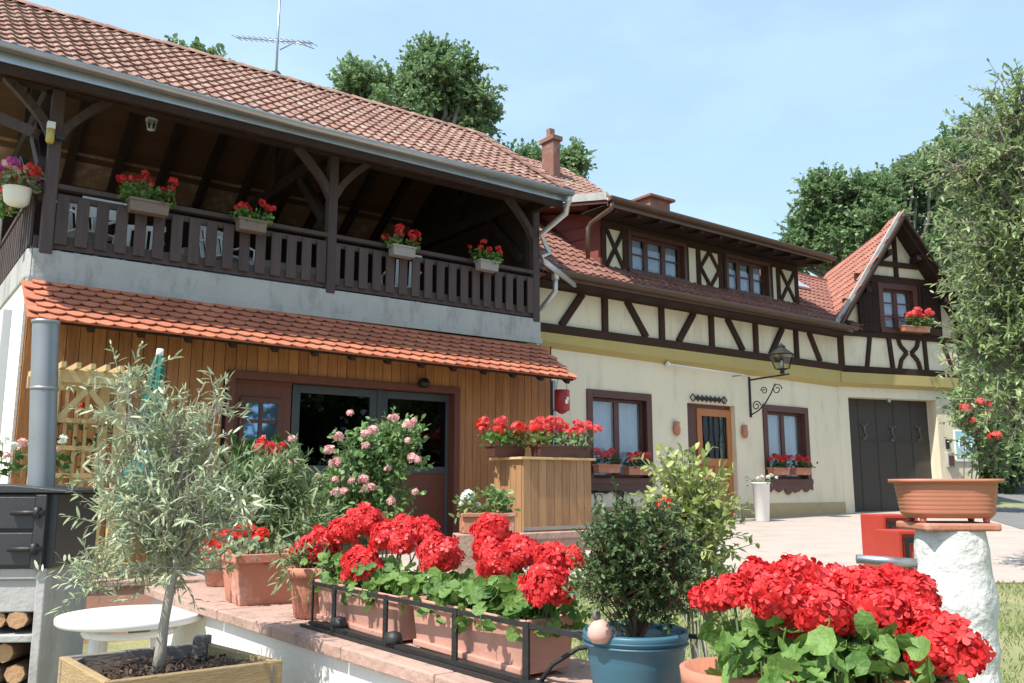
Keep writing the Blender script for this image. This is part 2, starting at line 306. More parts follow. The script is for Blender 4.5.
def flower_ball(name, parent, c, r, m='red', n=70, fl=.34, flat=.85):
    d = rdir(n, .0); d[:, 2] = np.where(d[:, 2] < -.6, -d[:, 2], d[:, 2]); d = nrm(d)
    lump = 1+.17*np.sin(d[:, 0]*5+c[0]*50)*np.cos(d[:, 2]*6+c[1]*30)
    P = np.array(c, float)+d*np.array([r, r, r*flat])*((.74+.30*RG.random(n))*lump)[:, None]
    P -= d*0; t = nrm(np.cross(d, rdir(n))); s = r*fl*(.8+.4*RG.random(n))
    nn = nrm(d+rdir(n)*.85)
    return leaves(name, m, parent, P, t, nn, s, s, T_FLOR)
# ================================================================ TERRAIN
def hgt(x, y):
    k = [(-50, .02), (3, .05), (4.2, .22), (6, .42), (8.6, .68), (12, .80), (16, .90), (20, 1.0), (26, 1.55), (33, 2.35), (60, 4.2), (200, 9), (900, 30)]
    for (a, ha), (b, hb) in zip(k, k[1:]):
        if y <= b:
            f = max(0, (y-a)/(b-a)); f = f*f*(3-2*f)*.3+f*.7; return ha+(hb-ha)*f
    return k[-1][1]
def patch(name, c4, nx, ny, m, dz=0):
    """bilinear patch of four ground corners that follows the terrain"""
    a, b, c, d = [Vector(q) for q in c4]; vs = []; fs = []
    for j in range(ny+1):
        for i in range(nx+1):
            u, v = i/nx, j/ny; p = (a*(1-u)+b*u)*(1-v)+(d*(1-u)+c*u)*v; vs.append((p.x, p.y, hgt(p.x, p.y)+dz))
    for j in range(ny):
        for i in range(nx): q = j*(nx+1)+i; fs.append((q, q+1, q+nx+2, q+nx+1))
    mb = MB(); mb.add(vs, fs, .5, True); return struct(mb.build(name, m))
M['lawn'] = mat('lawn_ground', (.15, .19, .06), (.33, .29, .16), .95, .9, bump=.8, bscale=40, nmix=.9, detail=8, spots=((.10, .15, .045), 2.2, .52, .8))
M['paving'] = mat('pale_paving', (.47, .40, .355), (.38, .32, .28), .95, 2.2, bump=.5, bscale=90, nmix=.9, detail=10, spots=((.26, .22, .19), 2.5, .57, .45))
M['asphalt'] = mat('grey_asphalt', (.20, .195, .19), (.15, .15, .15), .9, 2, bump=.5, bscale=80, nmix=.9, detail=8)
M['terrace'] = mat('terrace_slabs', (.34, .27, .22), (.26, .21, .17), .9, 3, bump=.3, bscale=40, nmix=.9)
ys = [-40, -10, 0, 3, 4.2, 5, 6, 7, 8.6, 10, 12, 14, 16, 18, 20, 23, 26, 29, 33, 45, 60, 100, 200, 450, 900]
xs = [-900, -300, -100, -40, -20, -10, -5, -2, 0, 2, 5, 10, 20, 40, 100, 300, 900]
mb = MB(); nx = len(xs)
mb.add([(x, y, hgt(x, y)) for y in ys for x in xs], [(j*nx+i, j*nx+i+1, (j+1)*nx+i+1, (j+1)*nx+i) for j in range(len(ys)-1) for i in range(nx-1)], .5, True)
struct(mb.build('ground', 'lawn'))
patch('paved_yard', [(-3.5, 8.5, 0), (14, 8.5, 0), (22, 24, 0), (1, 24, 0)], 10, 30, 'paving', .006)
patch('road', [(8.3, 14.5, 0), (22, 12.5, 0), (30, 44, 0), (18.2, 44, 0)], 8, 30, 'asphalt', .012)
# ================================================================ TILES
def tile_field(mb, O, a, b, poly, kind, wu, lv, jit=.006):
    """lay tiles on the plane O + u*a + v*b (a along the eave, b up the slope) wherever the tile centre lies inside poly [(u,v)..]"""
    O, a, b = Vector(O), Vector(a).normalized(), Vector(b).normalized(); n = a.cross(b).normalized()
    if n.z < 0: n = -n
    def inside(u, v):
        c = False; j = len(poly)-1
        for i in range(len(poly)):
            (xi, yi), (xj, yj) = poly[i], poly[j]
            if (yi > v) != (yj > v) and u < (xj-xi)*(v-yi)/(yj-yi)+xi: c = not c
            j = i
        return c
    us = [p[0] for p in poly]; vs_ = [p[1] for p in poly]
    nu = int((max(us)-min(us))/wu)+2; nv = int((max(vs_)-min(vs_))/lv)+2
    if kind == 'pan': prof = [(-.5, .0), (-.36, .035), (-.2, .045), (-.05, .03), (.06, .004), (.28, -.006), (.5, .004)]
    for j in range(nv):
        v0 = min(vs_)+j*lv; sh = (j % 2)*.5*wu if kind == 'beaver' else 0
        for i in range(-1, nu):
            u0 = min(us)+(i+.5)*wu+sh
            if not inside(u0, v0+lv*.5): continue
            jz = random.uniform(0, jit); ju = random.uniform(-jit, jit)*.5; vs = []
            if kind == 'pan':
                for (dv, dz) in ((-.03, .030), (lv*1.03, .002)):
                    for (pu, pz) in prof: vs.append(O+a*(u0+ju+pu*wu)+b*(v0+dv)+n*(pz*.75*wu/.22+dz+jz))
                k = len(prof); base = len(vs)
                for (pu, pz) in prof: vs.append(O+a*(u0+ju+pu*wu)+b*(v0-.03)+n*(pz*.75*wu/.22+.010+jz))
                fs = [(q, q+1, k+q+1, k+q) for q in range(k-1)]+[(2*k+q, 2*k+q+1, q+1, q) for q in range(k-1)]
                mb.add(vs, fs, None, False)
            else:
                w2 = wu*.485; out = [(-w2, lv*1.05), (-w2, .045), (-w2*.72, .008), (-w2*.35, -.016), (0, -.024), (w2*.35, -.016), (w2*.72, .008), (w2, .045), (w2, lv*1.05)]
                tl = .030
                def hh(v): return tl-(v/lv)*(tl*.75)
                top = [O+a*(u0+ju+x)+b*(v0+v)+n*(hh(v)+jz) for x, v in out]; bot = [p-n*.014 for p in top]; k = len(out)
                mb.add(top+bot, [tuple(range(k)), tuple(range(k, 2*k))[::-1]]+[(q, q+1, k+q+1, k+q) for q in range(k-1)], None, False)
def uv_on(O, a, b, P): d = Vector(P)-Vector(O); return (d.dot(Vector(a).normalized()), d.dot(Vector(b).normalized()))
def half_pipe(mb, pts, r, n=8, thick=.008):
    """open gutter trough along pts"""
    P = [Vector(p) for p in pts]; vs = []
    d = (P[1]-P[0]).normalized(); sdv = d.cross(Vector((0, 0, 1))).normalized()
    for rr in (r, r-thick):
        for p in P:
            for k in range(n+1): t = math.pi*k/n; vs.append(p+sdv*math.cos(t)*rr-Vector((0, 0, 1))*math.sin(t)*rr)
    m = n+1; L = len(P); fs = []
    for q in (0, 1):
        o = q*L*m
        for i in range(L-1):
            for k in range(n): fs.append((o+i*m+k, o+i*m+k+1, o+(i+1)*m+k+1, o+(i+1)*m+k))
    for i in range(L-1):
        for k in (0, n): fs.append((i*m+k, (i+1)*m+k, L*m+(i+1)*m+k, L*m+i*m+k))
    for i in (0, L-1): fs.append(tuple(i*m+k for k in range(m)))
    mb.add(vs, fs, .5, True)
# ================================================================ LEFT HOUSE WITH THE BALCONY (house frame: x along facade, y into the building)
H1 = thing('balcony_house', 'house with timber balcony under a tiled roof and orange tiled lean-to over wood cladding', 'house', OR, HROT)
SL, SR = -10.97, -4.15                       # slab ends
Z1, Z0 = 4.06, 3.73
# main roof
EV = (-12.3, -1.5, 5.89); rv = Vector((0, 2.40, 1.715)); rl = rv.length; rn = Vector((0, -1.715, 2.40)).normalized()
mb = MB(); tile_field(mb, EV, (1, 0, 0), rv, [(0, -.02), (8.15, -.02), (8.15, rl), (0, rl)], 'pan', .15, .235); tiles = mb
mb.prism([Vector(EV)-rn*.02+Vector((0, 0, 0)), Vector(EV)+rv-rn*.02, Vector(EV)+rv-rn*.14, Vector(EV)-rn*.14], (8.10, 0, 0), .5)
main_roof = mb.build('roof', 'tile', H1)
mb = MB(); x = -12.3
while x < -4.2:                               # ridge caps
    for k in range(7):
        pass
    vs = []
    for (xx, rr) in ((x, .125), (x+.40, .105)):
        for k in range(7): t = math.pi*k/6; vs.append((xx, .90+rr*math.cos(t), 7.585+rr*.7*math.sin(t)))
    mb.add(vs, [(k, k+1, 8+k, 7+k) for k in range(6)]+[tuple(range(7))[::-1]], None, True); x += .36
mb.build('ridge_cap', 'tile', main_roof)
mb = MB()                                     # verge tiles at the right end
for j in range(9):
    p = Vector((-4.13, -1.5, 5.93))+rv*((j)/9.2); q = p+rv*(1/8.6)
    mb.bar(p+rn*.035, q+rn*.02, .16, .035)
    mb.bar(p+Vector((.08, 0, -.03)), q+Vector((.08, 0, -.045)), .02, .13)
mb.build('verge_tile', 'tile', main_roof)
mb = MB(); mb.prism([(-12.3, .9, 7.57), (-12.3, 4.6, 5.0), (-12.3, 4.6, 4.9), (-12.3, .9, 7.43)], (8.1, 0, 0)); mb.build('rear_slope', 'tile', main_roof)
mb = MB(); half_pipe(mb, [(-12.32, -1.60, 5.90), (-8.3, -1.60, 5.86), (-4.1, -1.60, 5.88)], .07); mb.box(-12.3, -4.14, -1.525, -1.50, 5.74, 5.90, .5)
gut = mb.build('gutter', 'zinc', H1)
mb = MB(); mb.tube([(-4.16, -1.60, 5.80), (-4.16, -1.58, 5.72), A(567, 205, 1.5), A(566, 213, 1.45), A(541, 234, .95), (-4.0, -.93, 5.1), A(541, 256, .93), A(545, 262, .9), A(575, 285, .45)], .045, 10)
mb.build('downspout', 'zincw', H1)
# underside: boards, rafters, plates
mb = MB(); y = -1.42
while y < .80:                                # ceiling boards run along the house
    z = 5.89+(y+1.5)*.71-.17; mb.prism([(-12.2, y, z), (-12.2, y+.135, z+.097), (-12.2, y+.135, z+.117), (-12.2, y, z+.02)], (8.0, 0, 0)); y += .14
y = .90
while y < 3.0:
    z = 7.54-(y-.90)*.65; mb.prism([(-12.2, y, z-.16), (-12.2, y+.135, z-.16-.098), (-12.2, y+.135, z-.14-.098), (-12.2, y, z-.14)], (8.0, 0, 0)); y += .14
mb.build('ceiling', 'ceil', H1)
proto = None
for i in range(13):
    x = -12.1+i*.64
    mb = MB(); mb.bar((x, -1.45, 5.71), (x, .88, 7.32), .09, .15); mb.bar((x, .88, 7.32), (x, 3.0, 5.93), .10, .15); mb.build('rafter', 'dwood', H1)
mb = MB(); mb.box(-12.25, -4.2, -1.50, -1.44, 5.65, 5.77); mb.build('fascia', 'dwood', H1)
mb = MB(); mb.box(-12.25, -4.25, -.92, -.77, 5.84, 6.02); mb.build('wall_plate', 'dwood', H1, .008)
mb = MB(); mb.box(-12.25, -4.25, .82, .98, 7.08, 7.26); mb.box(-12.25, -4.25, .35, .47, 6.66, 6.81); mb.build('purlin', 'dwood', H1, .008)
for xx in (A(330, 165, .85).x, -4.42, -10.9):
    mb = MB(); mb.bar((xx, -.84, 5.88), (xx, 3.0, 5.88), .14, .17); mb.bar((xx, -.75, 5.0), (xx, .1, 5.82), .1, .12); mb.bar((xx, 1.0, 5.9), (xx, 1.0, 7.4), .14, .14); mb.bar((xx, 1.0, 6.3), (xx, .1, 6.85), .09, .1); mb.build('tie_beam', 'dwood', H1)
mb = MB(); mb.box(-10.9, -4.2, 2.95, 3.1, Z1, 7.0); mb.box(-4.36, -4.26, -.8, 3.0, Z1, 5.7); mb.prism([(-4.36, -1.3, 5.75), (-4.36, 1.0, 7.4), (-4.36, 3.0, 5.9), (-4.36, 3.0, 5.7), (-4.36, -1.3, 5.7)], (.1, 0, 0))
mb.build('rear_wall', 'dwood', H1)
mb = MB(); mb.box(-10.8, -4.45, 2.86, 2.93, Z1, 4.95); mb.build('wainscot', mat('grey_wainscot', (.14, .12, .11), (.10, .085, .08), .8, 4), H1)
mb = MB(); q = A(452, 252, -1.5); mb.prism([(q.x, 1.5, 4.5), (q.x+.95, 1.5, 4.5), (q.x+.95, 1.5, 5.6), (q.x, 1.5, 5.0)], (0, .06, 0)); mb.build('stair_panel', mat('pale_panel', (.45, .42, .38), (.38, .36, .33), .8, 4), H1)
# posts with curved braces
def ypost(x, both=True, side=0):
    mb = MB(); mb.box(x-.062, x+.062, -.915, -.79, Z1-.05, 5.85); p = mb.build('post', 'rail', H1, .012)
    for sx in ((-1, 1) if both else (side,)):
        mb = MB(); pts = [Vector((x+sx*(.02+.50*t), -.852, 5.28+.60*t**.72)) for t in (0, .2, .4, .6, .8, 1.0)]
        for a_, b_ in zip(pts, pts[1:]): mb.bar(a_, b_+(b_-a_)*.08, .085, .10, (0, 1, 0), .5)
        mb.build('brace', 'rail', H1)
for px, bt, sd_ in ((45, True, 0), (330, True, 0), (534, False, -1)): ypost(A(px, 250, .85).x, bt, sd_)
mb = MB(); x = A(45, 150, .85).x; mb.bar((x, -.8, 4.98), (x, .0, 5.6), .11, .12); mb.bar((x-.1, -.9, 5.3), (x-.75, -.2, 5.75), .1, .11); mb.build('brace', 'rail', H1)
# slab
mb = MB(); mb.box(SL, SR, -.90, 3.0, Z0, Z1, .4); mb.prism([(SL-.002, -.90, Z0), (SL-.05, -.80, Z0), (SL-.05, 3.0, Z0), (SL-.002, 3.0, Z0)], (0, 0, Z1-Z0), .4); mb.build('balcony_slab', 'concrete', H1, .02)
mb = MB(); mb.box(SL-.02, SR, -.93, -.899, Z0-.05, Z0+.02, .8); mb.build('slab_drip', 'concrete', H1)
# railing, front and left side
def rail_run(p, q, nb, nm):
    p, q = Vector(p), Vector(q); d = (q-p); L = d.length; d.normalize(); o = Vector((-d.y, d.x, 0))
    mb = MB(); mb.bar(p+Vector((0, 0, .71)), q+Vector((0, 0, .71)), .11, .055); mb.bar(p+Vector((0, 0, .60)), q+Vector((0, 0, .60)), .05, .07); mb.bar(p+Vector((0, 0, .095)), q+Vector((0, 0, .095)), .05, .15)
    r = mb.build(nm, 'rail', H1, .006); half = [(.0, .062), (.30, .061), (.54, .062)]
    for i in range(nb):
        c = p+d*(L*(i+.5)/nb)-o*.035; mb = MB(); pts = [c+d*w_+Vector((0, 0, .07+z)) for z, w_ in half]+[c-d*w_+Vector((0, 0, .07+z)) for z, w_ in half[::-1]]
        mb.prism(pts, -o*.024); mb.build('baluster', 'rail', r)
    return r
rail_run((-10.82, -.85, Z1), (-4.25, -.85, Z1), 33, 'balcony_railing')
rail_run((-10.93, 2.6, Z1), (-10.93, -.76, Z1), 18, 'side_railing')
# lean-to roof
LE = Vector((SL-.08, -1.62, 3.20)); lv_ = Vector((0, .70, .50)); ll = lv_.length; ln = Vector((0, -.50, .70)).normalized(); LW = (-4.08)-(SL-.08)
mb = MB(); tile_field(mb, LE, (1, 0, -.013), lv_, [(.09, -.05), (LW-.07, -.05), (LW-.07, ll), (.09, ll)], 'beaver', .172, .135, .004)
mb.prism([LE-ln*.005, LE+lv_-ln*.005, LE+lv_-ln*.035, LE-ln*.035], (LW, 0, -.10), .6); lr = mb.build('lean_to_roof', 'ntile', H1)
mb = MB()
for i in range(15): x = LE.x+.1+i*(LW-.2)/14; dz = -.10*i/14; mb.bar((x, -1.56, 3.155+dz), (x, -.88, 3.64+dz), .07, .09)
mb.bar((LE.x+.05, -1.6, 3.18), (LE.x+LW-.05, -1.6, 3.08), .015, .05); mb.build('rafter_tails', 'dwood', lr)
mb = MB(); mb.prism([(LE.x+.08, -1.5, 3.23), (LE.x+.08, -.88, 3.67), (LE.x+.08, -.88, 3.65), (LE.x+.08, -1.5, 3.21)], (LW-.16, 0, -.10)); mb.build('soffit', 'ceil', lr)
# wood cladding with the opening
WT = .90; ox0, ox1 = A(233, 378, WT).x, A(455, 394, WT).x; oz = A(345, 386, WT).z; OZ0 = .86
mb = MB(); x = SL
while x < -3.97:
    z0 = oz+.06 if (x+.125 > ox0+.02 and x < ox1-.02) else .6
    mb.box(x+.003, min(x+.127, -3.96), -WT, -WT+.03, z0, 3.66); x += .13
cl = mb.build('plank_wall', 'side', H1, .003)
mb = MB(); mb.box(-3.985, -3.955, -WT+.0, 0, .6, 3.66); mb.box(SL, SL+.03, -WT+.03, 0, .6, 3.66)
for (a_, b_) in ((SL, ox0), (ox1, -3.96)): mb.box(a_, b_, -WT+.031, -WT+.12, .5, 3.66)
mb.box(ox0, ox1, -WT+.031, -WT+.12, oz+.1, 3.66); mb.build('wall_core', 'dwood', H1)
mb = MB(); mb.box(ox0-.07, ox0+.02, -WT-.03, -WT+.2, .7, oz+.08); mb.box(ox1-.02, ox1+.07, -WT-.03, -WT+.2, .7, oz+.08); mb.box(ox0-.07, ox1+.07, -WT-.032, -WT+.2, oz, oz+.09); mb.build('opening_frame', 'redw', H1, .004)
RY = -WT+.14                                   # recessed joinery
ax = lambda px: A(px, 430, WT-.14).x
az_ = lambda px, py: A(px, py, WT-.14).z
x0, x1 = ox0+.02, ax(290)
# panelled wall piece with small four-pane window
pz0, pz1 = az_(260, 440), az_(260, 403); wx0, wx1 = ax(243), ax(276)
mb = MB(); mb.box(x0, wx0-.05, RY, RY+.06, .7, oz); mb.box(wx1+.05, x1, RY, RY+.06, .7, oz); mb.box(wx0-.05, wx1+.05, RY, RY+.06, .7, pz0-.05); mb.box(wx0-.05, wx1+.05, RY, RY+.06, pz1+.05, oz)
for z in (1.25, pz1+.25): mb.box(x0, x1, RY-.012, RY, z, z+.02)
mb.build('wood_panel', 'redw', H1, .004)
mb = MB(); mb.box(wx0-.06, wx0, RY-.03, RY+.03, pz0-.06, pz1+.06); mb.box(wx1, wx1+.06, RY-.03, RY+.03, pz0-.06, pz1+.06); mb.box(wx0, wx1, RY-.03, RY+.03, pz0-.06, pz0); mb.box(wx0, wx1, RY-.03, RY+.03, pz1, pz1+.06)
mb.box((wx0+wx1)/2-.02, (wx0+wx1)/2+.02, RY-.02, RY+.02, pz0, pz1); mb.box(wx0, wx1, RY-.018, RY+.018, (pz0+pz1)/2-.02, (pz0+pz1)/2+.02)
sw = mb.build('small_window', 'frame', H1)
mb = MB(); mb.box(wx0, wx1, RY+.003, RY+.012, pz0, pz1)
pm, t_, b_ = newmat('sky_mirror_pane'); b_.inputs['Base Color'].default_value = (.22, .35, .55, 1); b_.inputs['Roughness'].default_value = .03; b_.inputs['Metallic'].default_value = .85; mb.build('pane', pm, sw)
# big fixed window and glazed door
def glazed(px0, px1, nm, solid=None):
    a_, b_ = ax(px0), ax(px1); mb = MB(); fw = .10; z1 = oz-.005
    mb.box(a_, a_+fw, RY-.01, RY+.06, .75, z1); mb.box(b_-fw, b_, RY-.01, RY+.06, .75, z1); mb.box(a_+fw, b_-fw, RY-.01, RY+.06, z1-fw, z1); zz = solid or 1.05
    mb.box(a_+fw, b_-fw, RY-.01, RY+.06, zz-.06, zz+.03); f = mb.build(nm, 'greyf', H1, .006)
    mb = MB(); mb.box(a_+fw, b_-fw, RY+.02, RY+.03, zz+.03, z1-fw); mb.build('pane', 'dglass', f)
    mb = MB(); mb.box(a_+fw, b_-fw, RY+.01, RY+.04, .75, zz-.06)
    for k in range(1, 4): zk = .75+(zz-.81)*k/4; mb.box(a_+fw, b_-fw, RY+.002, RY+.01, zk, zk+.012)
    mb.build('lower_panel', 'redw', f); return f
glazed(291, 376, 'fixed_window', az_(330, 468)); dd = glazed(380, 452, 'glazed_door', az_(420, 469))
mb = MB(); xh = ax(388); mb.tube([(xh, RY-.06, 1.75), (xh, RY-.06, 1.6), (xh, RY-.02, 1.6)], .009, 6); mb.build('handle', 'zinc', dd)
mb = MB(); mb.box(ax(376), ax(380), RY-.02, RY+.06, .75, oz); mb.build('mullion', 'greyf', H1)
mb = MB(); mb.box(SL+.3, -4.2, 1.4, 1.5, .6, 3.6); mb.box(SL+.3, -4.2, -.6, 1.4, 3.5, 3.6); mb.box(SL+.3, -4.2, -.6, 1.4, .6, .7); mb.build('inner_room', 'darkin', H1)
# white side wall and the wing behind it
mb = MB(); mb.box(SL-.03, SL-.002, -.86, 3.0, .3, Z0-.002); mb.build('side_wall', 'white', H1)
mb = MB(); mb.box(SL+.05, -4.0, 3.1, 3.3, 0, 7.2); mb.build('back_wall', 'white', H1)
# ---- HOUSE 2 (long timbered facade + gable)
H2 = thing('half_timbered_house', 'cream half-timbered house with dormer strip, brown windows and gabled end with garage', 'house', OR, HROT)
def hole_wall(mb, x0, x1, z0, z1, y0, y1, holes):
    """wall box with rectangular holes (hx0,hx1,hz0,hz1)"""
    xs_ = sorted({x0, x1}|{h[0] for h in holes}|{h[1] for h in holes}); zs_ = sorted({z0, z1}|{h[2] for h in holes}|{h[3] for h in holes})
    for a_, b_ in zip(xs_, xs_[1:]):
        run = None
        for c_, d_ in zip(zs_, zs_[1:]):
            mxx, mz = (a_+b_)/2, (c_+d_)/2
            if any(h[0] < mxx < h[1] and h[2] < mz < h[3] for h in holes):
                if run: mb.box(a_, b_, y0, y1, run[0], run[1], .5); run = None
            else: run = (run[0], d_) if run else (c_, d_)
        if run: mb.box(a_, b_, y0, y1, run[0], run[1], .5)
W1 = (-2.47, -.93, 1.60, 3.19); W2 = (2.22, 3.72, 1.60, 3.18); DR = (.02, 1.38, .95, 3.10); i_ = .13
holes = [(W1[0]+i_, W1[1]-i_, W1[2]+.1, W1[3]-i_), (W2[0]+i_, W2[1]-i_, W2[2]+.1, W2[3]-i_), (DR[0], DR[1], .3, DR[3])]
mb = MB(); hole_wall(mb, -4.0, 4.90, .3, 4.03, 0, .35, holes); mb.build('ground_floor_wall', 'cream', H2)
mb = MB(); mb.box(-4.0, DR[0]-.06, -.025, -.002, .3, 1.22, .5); mb.box(DR[1]+.06, 4.88, -.025, -.002, .3, 1.22, .5); mb.build('plinth', 'plinth', H2)
mb = MB(); mb.add([(-4.0, -.002, 3.82), (-4.0, -.13, 3.90), (-4.0, -.15, 4.04), (-4.0, -.002, 4.04), (4.88, -.002, 3.70), (4.88, -.13, 3.78), (4.88, -.15, 4.04), (4.88, -.002, 4.04)], [(0, 1, 2, 3), (7, 6, 5, 4), (0, 4, 5, 1), (1, 5, 6, 2), (2, 6, 7, 3), (3, 7, 4, 0)], .5); mb.build('jetty_band', 'yellow', H2)
mb = MB(); mb.box(-4.0, 4.88, -.10, .30, 4.04, 5.25, .5); mb.build('upper_wall', 'infill', H2)
def beam(p, q, wd=.15, t=.12, up=(0, 1, 0), par=None, xf=None, m='beam', proud=.035):
    mb = MB(xf); p = Vector((p[0], -t, p[1])); q = Vector((q[0], -t, q[1])); mb.bar(p, q, wd, proud*2, up); return mb.build('timber_beam', m, par or H2, .006)
mb = MB(); mb.box(-4.0, 4.88, -.165, -.10, 4.045, 4.19); mb.build('sill_beam', 'beam', H2, .008)
mb = MB(); mb.box(-4.0, 4.88, -.155, -.10, 4.78, 4.92); mb.build('top_beam', 'beam', H2, .008)
BT = .12
for (a_, b_) in [((561, 325.6), (587.7, 286)), ((605, 331), (604.8, 288.7)), ((645.6, 336), (622, 292.7)), ((662, 338.8), (661, 299)), ((678.5, 341.4), (697, 307)), ((712, 346.7), (711, 309.8)), ((743, 350.6), (723.9, 312.4)), ((756.3, 353.3), (755.2, 318.5)), ((770, 356), (784, 324.3)), ((797, 359.9), (795.8, 327)), ((820, 361), (807, 328))]:
    p, q = A(*a_, BT), A(*b_, BT); dx = (q.x-p.x)
    if abs(dx) < .15: q.x = p.x
    sl_ = (q.x-p.x)/(q.z-p.z); beam((p.x+sl_*(4.19-p.z), 4.19), (p.x+sl_*(4.79-p.z), 4.79), .125, .115)
# windows with deep brown surrounds
def window(W, par, name='window', xf=None, y=0, leafs=2, apron=True, cur=True, bars=0, b=.13):
    x0, x1, z0, z1 = W; mb = MB(xf)
    mb.box(x0, x0+b, y-.03, y+.14, z0, z1); mb.box(x1-b, x1, y-.03, y+.14, z0, z1); mb.box(x0+b, x1-b, y-.031, y+.14, z1-b, z1); mb.box(x0-.01, x1+.01, y-.06, y+.14, z0, z0+.10)
    o = mb.build(name, 'frame', par, .006)
    a_, c_ = x0+b, x1-b; zl, zh = z0+.10, z1-b; f = .055; mb = MB(xf); n = leafs
    for k in range(n):
        u0 = a_+(c_-a_)*k/n; u1 = a_+(c_-a_)*(k+1)/n
        mb.box(u0, u0+f, y+.08, y+.125, zl, zh); mb.box(u1-f, u1, y+.08, y+.125, zl, zh); mb.box(u0+f, u1-f, y+.081, y+.124, zl, zl+f); mb.box(u0+f, u1-f, y+.081, y+.124, zh-f, zh)
        for j in range(bars): zz = zl+(zh-zl)*(j+1)/(bars+1); mb.box(u0+f, u1-f, y+.085, y+.115, zz-.014, zz+.014)
    mb.build('sash', 'frame', o)
    mb = MB(xf); mb.box(a_, c_, y+.098, y+.104, zl, zh); mb.build('pane', 'glass', o)
    if cur:
        mb = MB(xf)
        for k in range(n):
            u0 = a_+(c_-a_)*k/n+.03; u1 = a_+(c_-a_)*(k+1)/n-.03; m = 24; vs = []
            for zz in (zl+.02, zh): 
                for q in range(m+1): vs.append((u0+(u1-u0)*q/m, y+.17+.018*math.sin(q*1.9), zz))
            mb.add(vs, [(q, q+1, m+q+2, m+q+1) for q in range(m)], .5, True)
        mb.build('curtain', 'curtain', o)
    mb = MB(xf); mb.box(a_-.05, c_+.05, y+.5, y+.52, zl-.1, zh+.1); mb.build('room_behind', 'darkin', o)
    if apron:
        mb = MB(xf); pts = [(x0, y-.05, z0)]
        m = 40
        for q in range(m+1):
            u = q/m; dz = .13+.035*math.sin(u*math.pi*10)+(.05 if abs(u-.5) < .12 else 0); pts.append((x0+(x1-x0)*u, y-.05, z0-dz))
        pts.append((x1, y-.05, z0)); mb.prism(pts, (0, .03, 0)); mb.build('apron', 'frame', o)
    return o
window(W1, H2, 'window', cur=True); window(W2, H2, 'window')
# front door in its recess
dx0, dx1 = A(695, 410, -.15).x, A(729, 410, -.15).x; dt = 3.02
mb = MB(); mb.box(DR[0], dx0-.0, .12, .25, .9, DR[3]); mb.box(dx1, DR[1], .12, .25, .9, DR[3]); mb.box(dx0, dx1, .12, .25, dt, DR[3]); df = mb.build('door_frame', 'frame', H2)
mb = MB(); f = .13; lz = 2.02
mb.box(dx0, dx0+f, .10, .16, .97, dt); mb.box(dx1-f, dx1, .10, .16, .97, dt); mb.box(dx0+f, dx1-f, .10, .16, dt-.14, dt); mb.box(dx0+f, dx1-f, .10, .16, lz-.09, lz+.06); mb.box(dx0+f, dx1-f, .10, .16, .97, 1.16)
xc = (dx0+dx1)/2; mb.box(xc-.05, xc+.05, .102, .158, 1.16, lz-.09); mb.box(dx0+f, dx1-f, .125, .15, 1.16, lz-.09); dr = mb.build('door', 'door', df, .006)
mb = MB(); mb.box(dx0+f, dx1-f, .13, .14, lz+.06, dt-.14); mb.build('pane', 'dglass', dr)
mb = MB()
for k in range(5): xx = dx0+f+.06+k*(dx1-dx0-2*f-.12)/4; mb.tube([(xx, .12, lz+.06), (xx+.02*(-1)**k, .12, 2.35), (xx-.02*(-1)**k, .12, 2.6), (xx, .12, dt-.14)], .008, 6)
mb.tube([(dx0+f, .12, 2.4), (dx1-f, .12, 2.4)], .008, 6); mb.build('grille', 'ironf', dr)
mb = MB(); mb.tube([(dx0+.07, .1, 1.95), (dx0+.07, .05, 1.95), (dx0+.17, .05, 1.95)], .011, 8); mb.build('handle', 'zinc', dr)
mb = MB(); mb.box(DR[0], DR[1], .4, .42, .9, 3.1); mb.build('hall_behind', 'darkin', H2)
mb = MB(); mb.box(DR[0]-.05, DR[1]+.2, -.45, .2, .7, .965); mb.build('door_step', 'concrete', H2, .01)
# main roof strip, gutter, lower right roof
RO = Vector((-3.85, -.52, 4.93)); rv2 = Vector((0, 2.95, 2.08)); r2 = rv2.length; rn2 = Vector((0, -2.08, 2.95)).normalized()
R2 = 8.75+3.6
mb = MB(); tile_field(mb, RO, (1, 0, 0), rv2, [(0, -.02), (8.75, -.02), (8.75+3.8, 2.2), (8.75+3.8, r2), (0, r2)], 'pan', .175, .29)
mb.prism([RO-rn2*.02, RO+rv2-rn2*.02, RO+rv2-rn2*.14, RO-rn2*.14], (8.72, 0, 0), .5)
mb.prism([RO+Vector((8.72, 0, 0))-rn2*.02, RO+rv2-rn2*.02+Vector((8.72, 0, 0)), RO+rv2-rn2*.02+Vector((12.4, 0, 0)), RO+rv2*.62-rn2*.02+Vector((12.4, 0, 0))], -rn2*.1, .5)
r2o = mb.build('roof', 'shtile', H2)
mb = MB(); mb.prism([(-3.85, 2.4, 7.1), (-3.85, 6.5, 4.6), (-3.85, 6.5, 4.5), (-3.85, 2.4, 6.95)], (12.4, 0, 0)); mb.build('rear_slope', 'rtile', r2o)
mb = MB(); ga, gb = (-3.72, -.60, 4.97), (4.62, -.60, 4.93); half_pipe(mb, [ga, gb], .08); mb.box(-3.72, 4.75, -.53, -.51, 4.84, 5.0, .3); mb.build('gutter', 'copper', H2)
mb = MB(); mb.box(-3.8, 4.8, -.51, -.1, 4.80, 4.84); mb.build('eave_soffit', 'dwood', H2)
mb = MB(); mb.lathe([(.06, -.12), (.075, -.02), (.095, .03)], (-3.62, -.60, 4.93), 12); mb.tube([(-3.62, -.6, 4.85), (-3.62, -.6, 4.62), (-3.66, -.35, 4.42), (-3.66, -.16, 4.30), (-3.66, -.16, 3.35)], .045, 10); mb.build('downspout', 'zincw', H2)
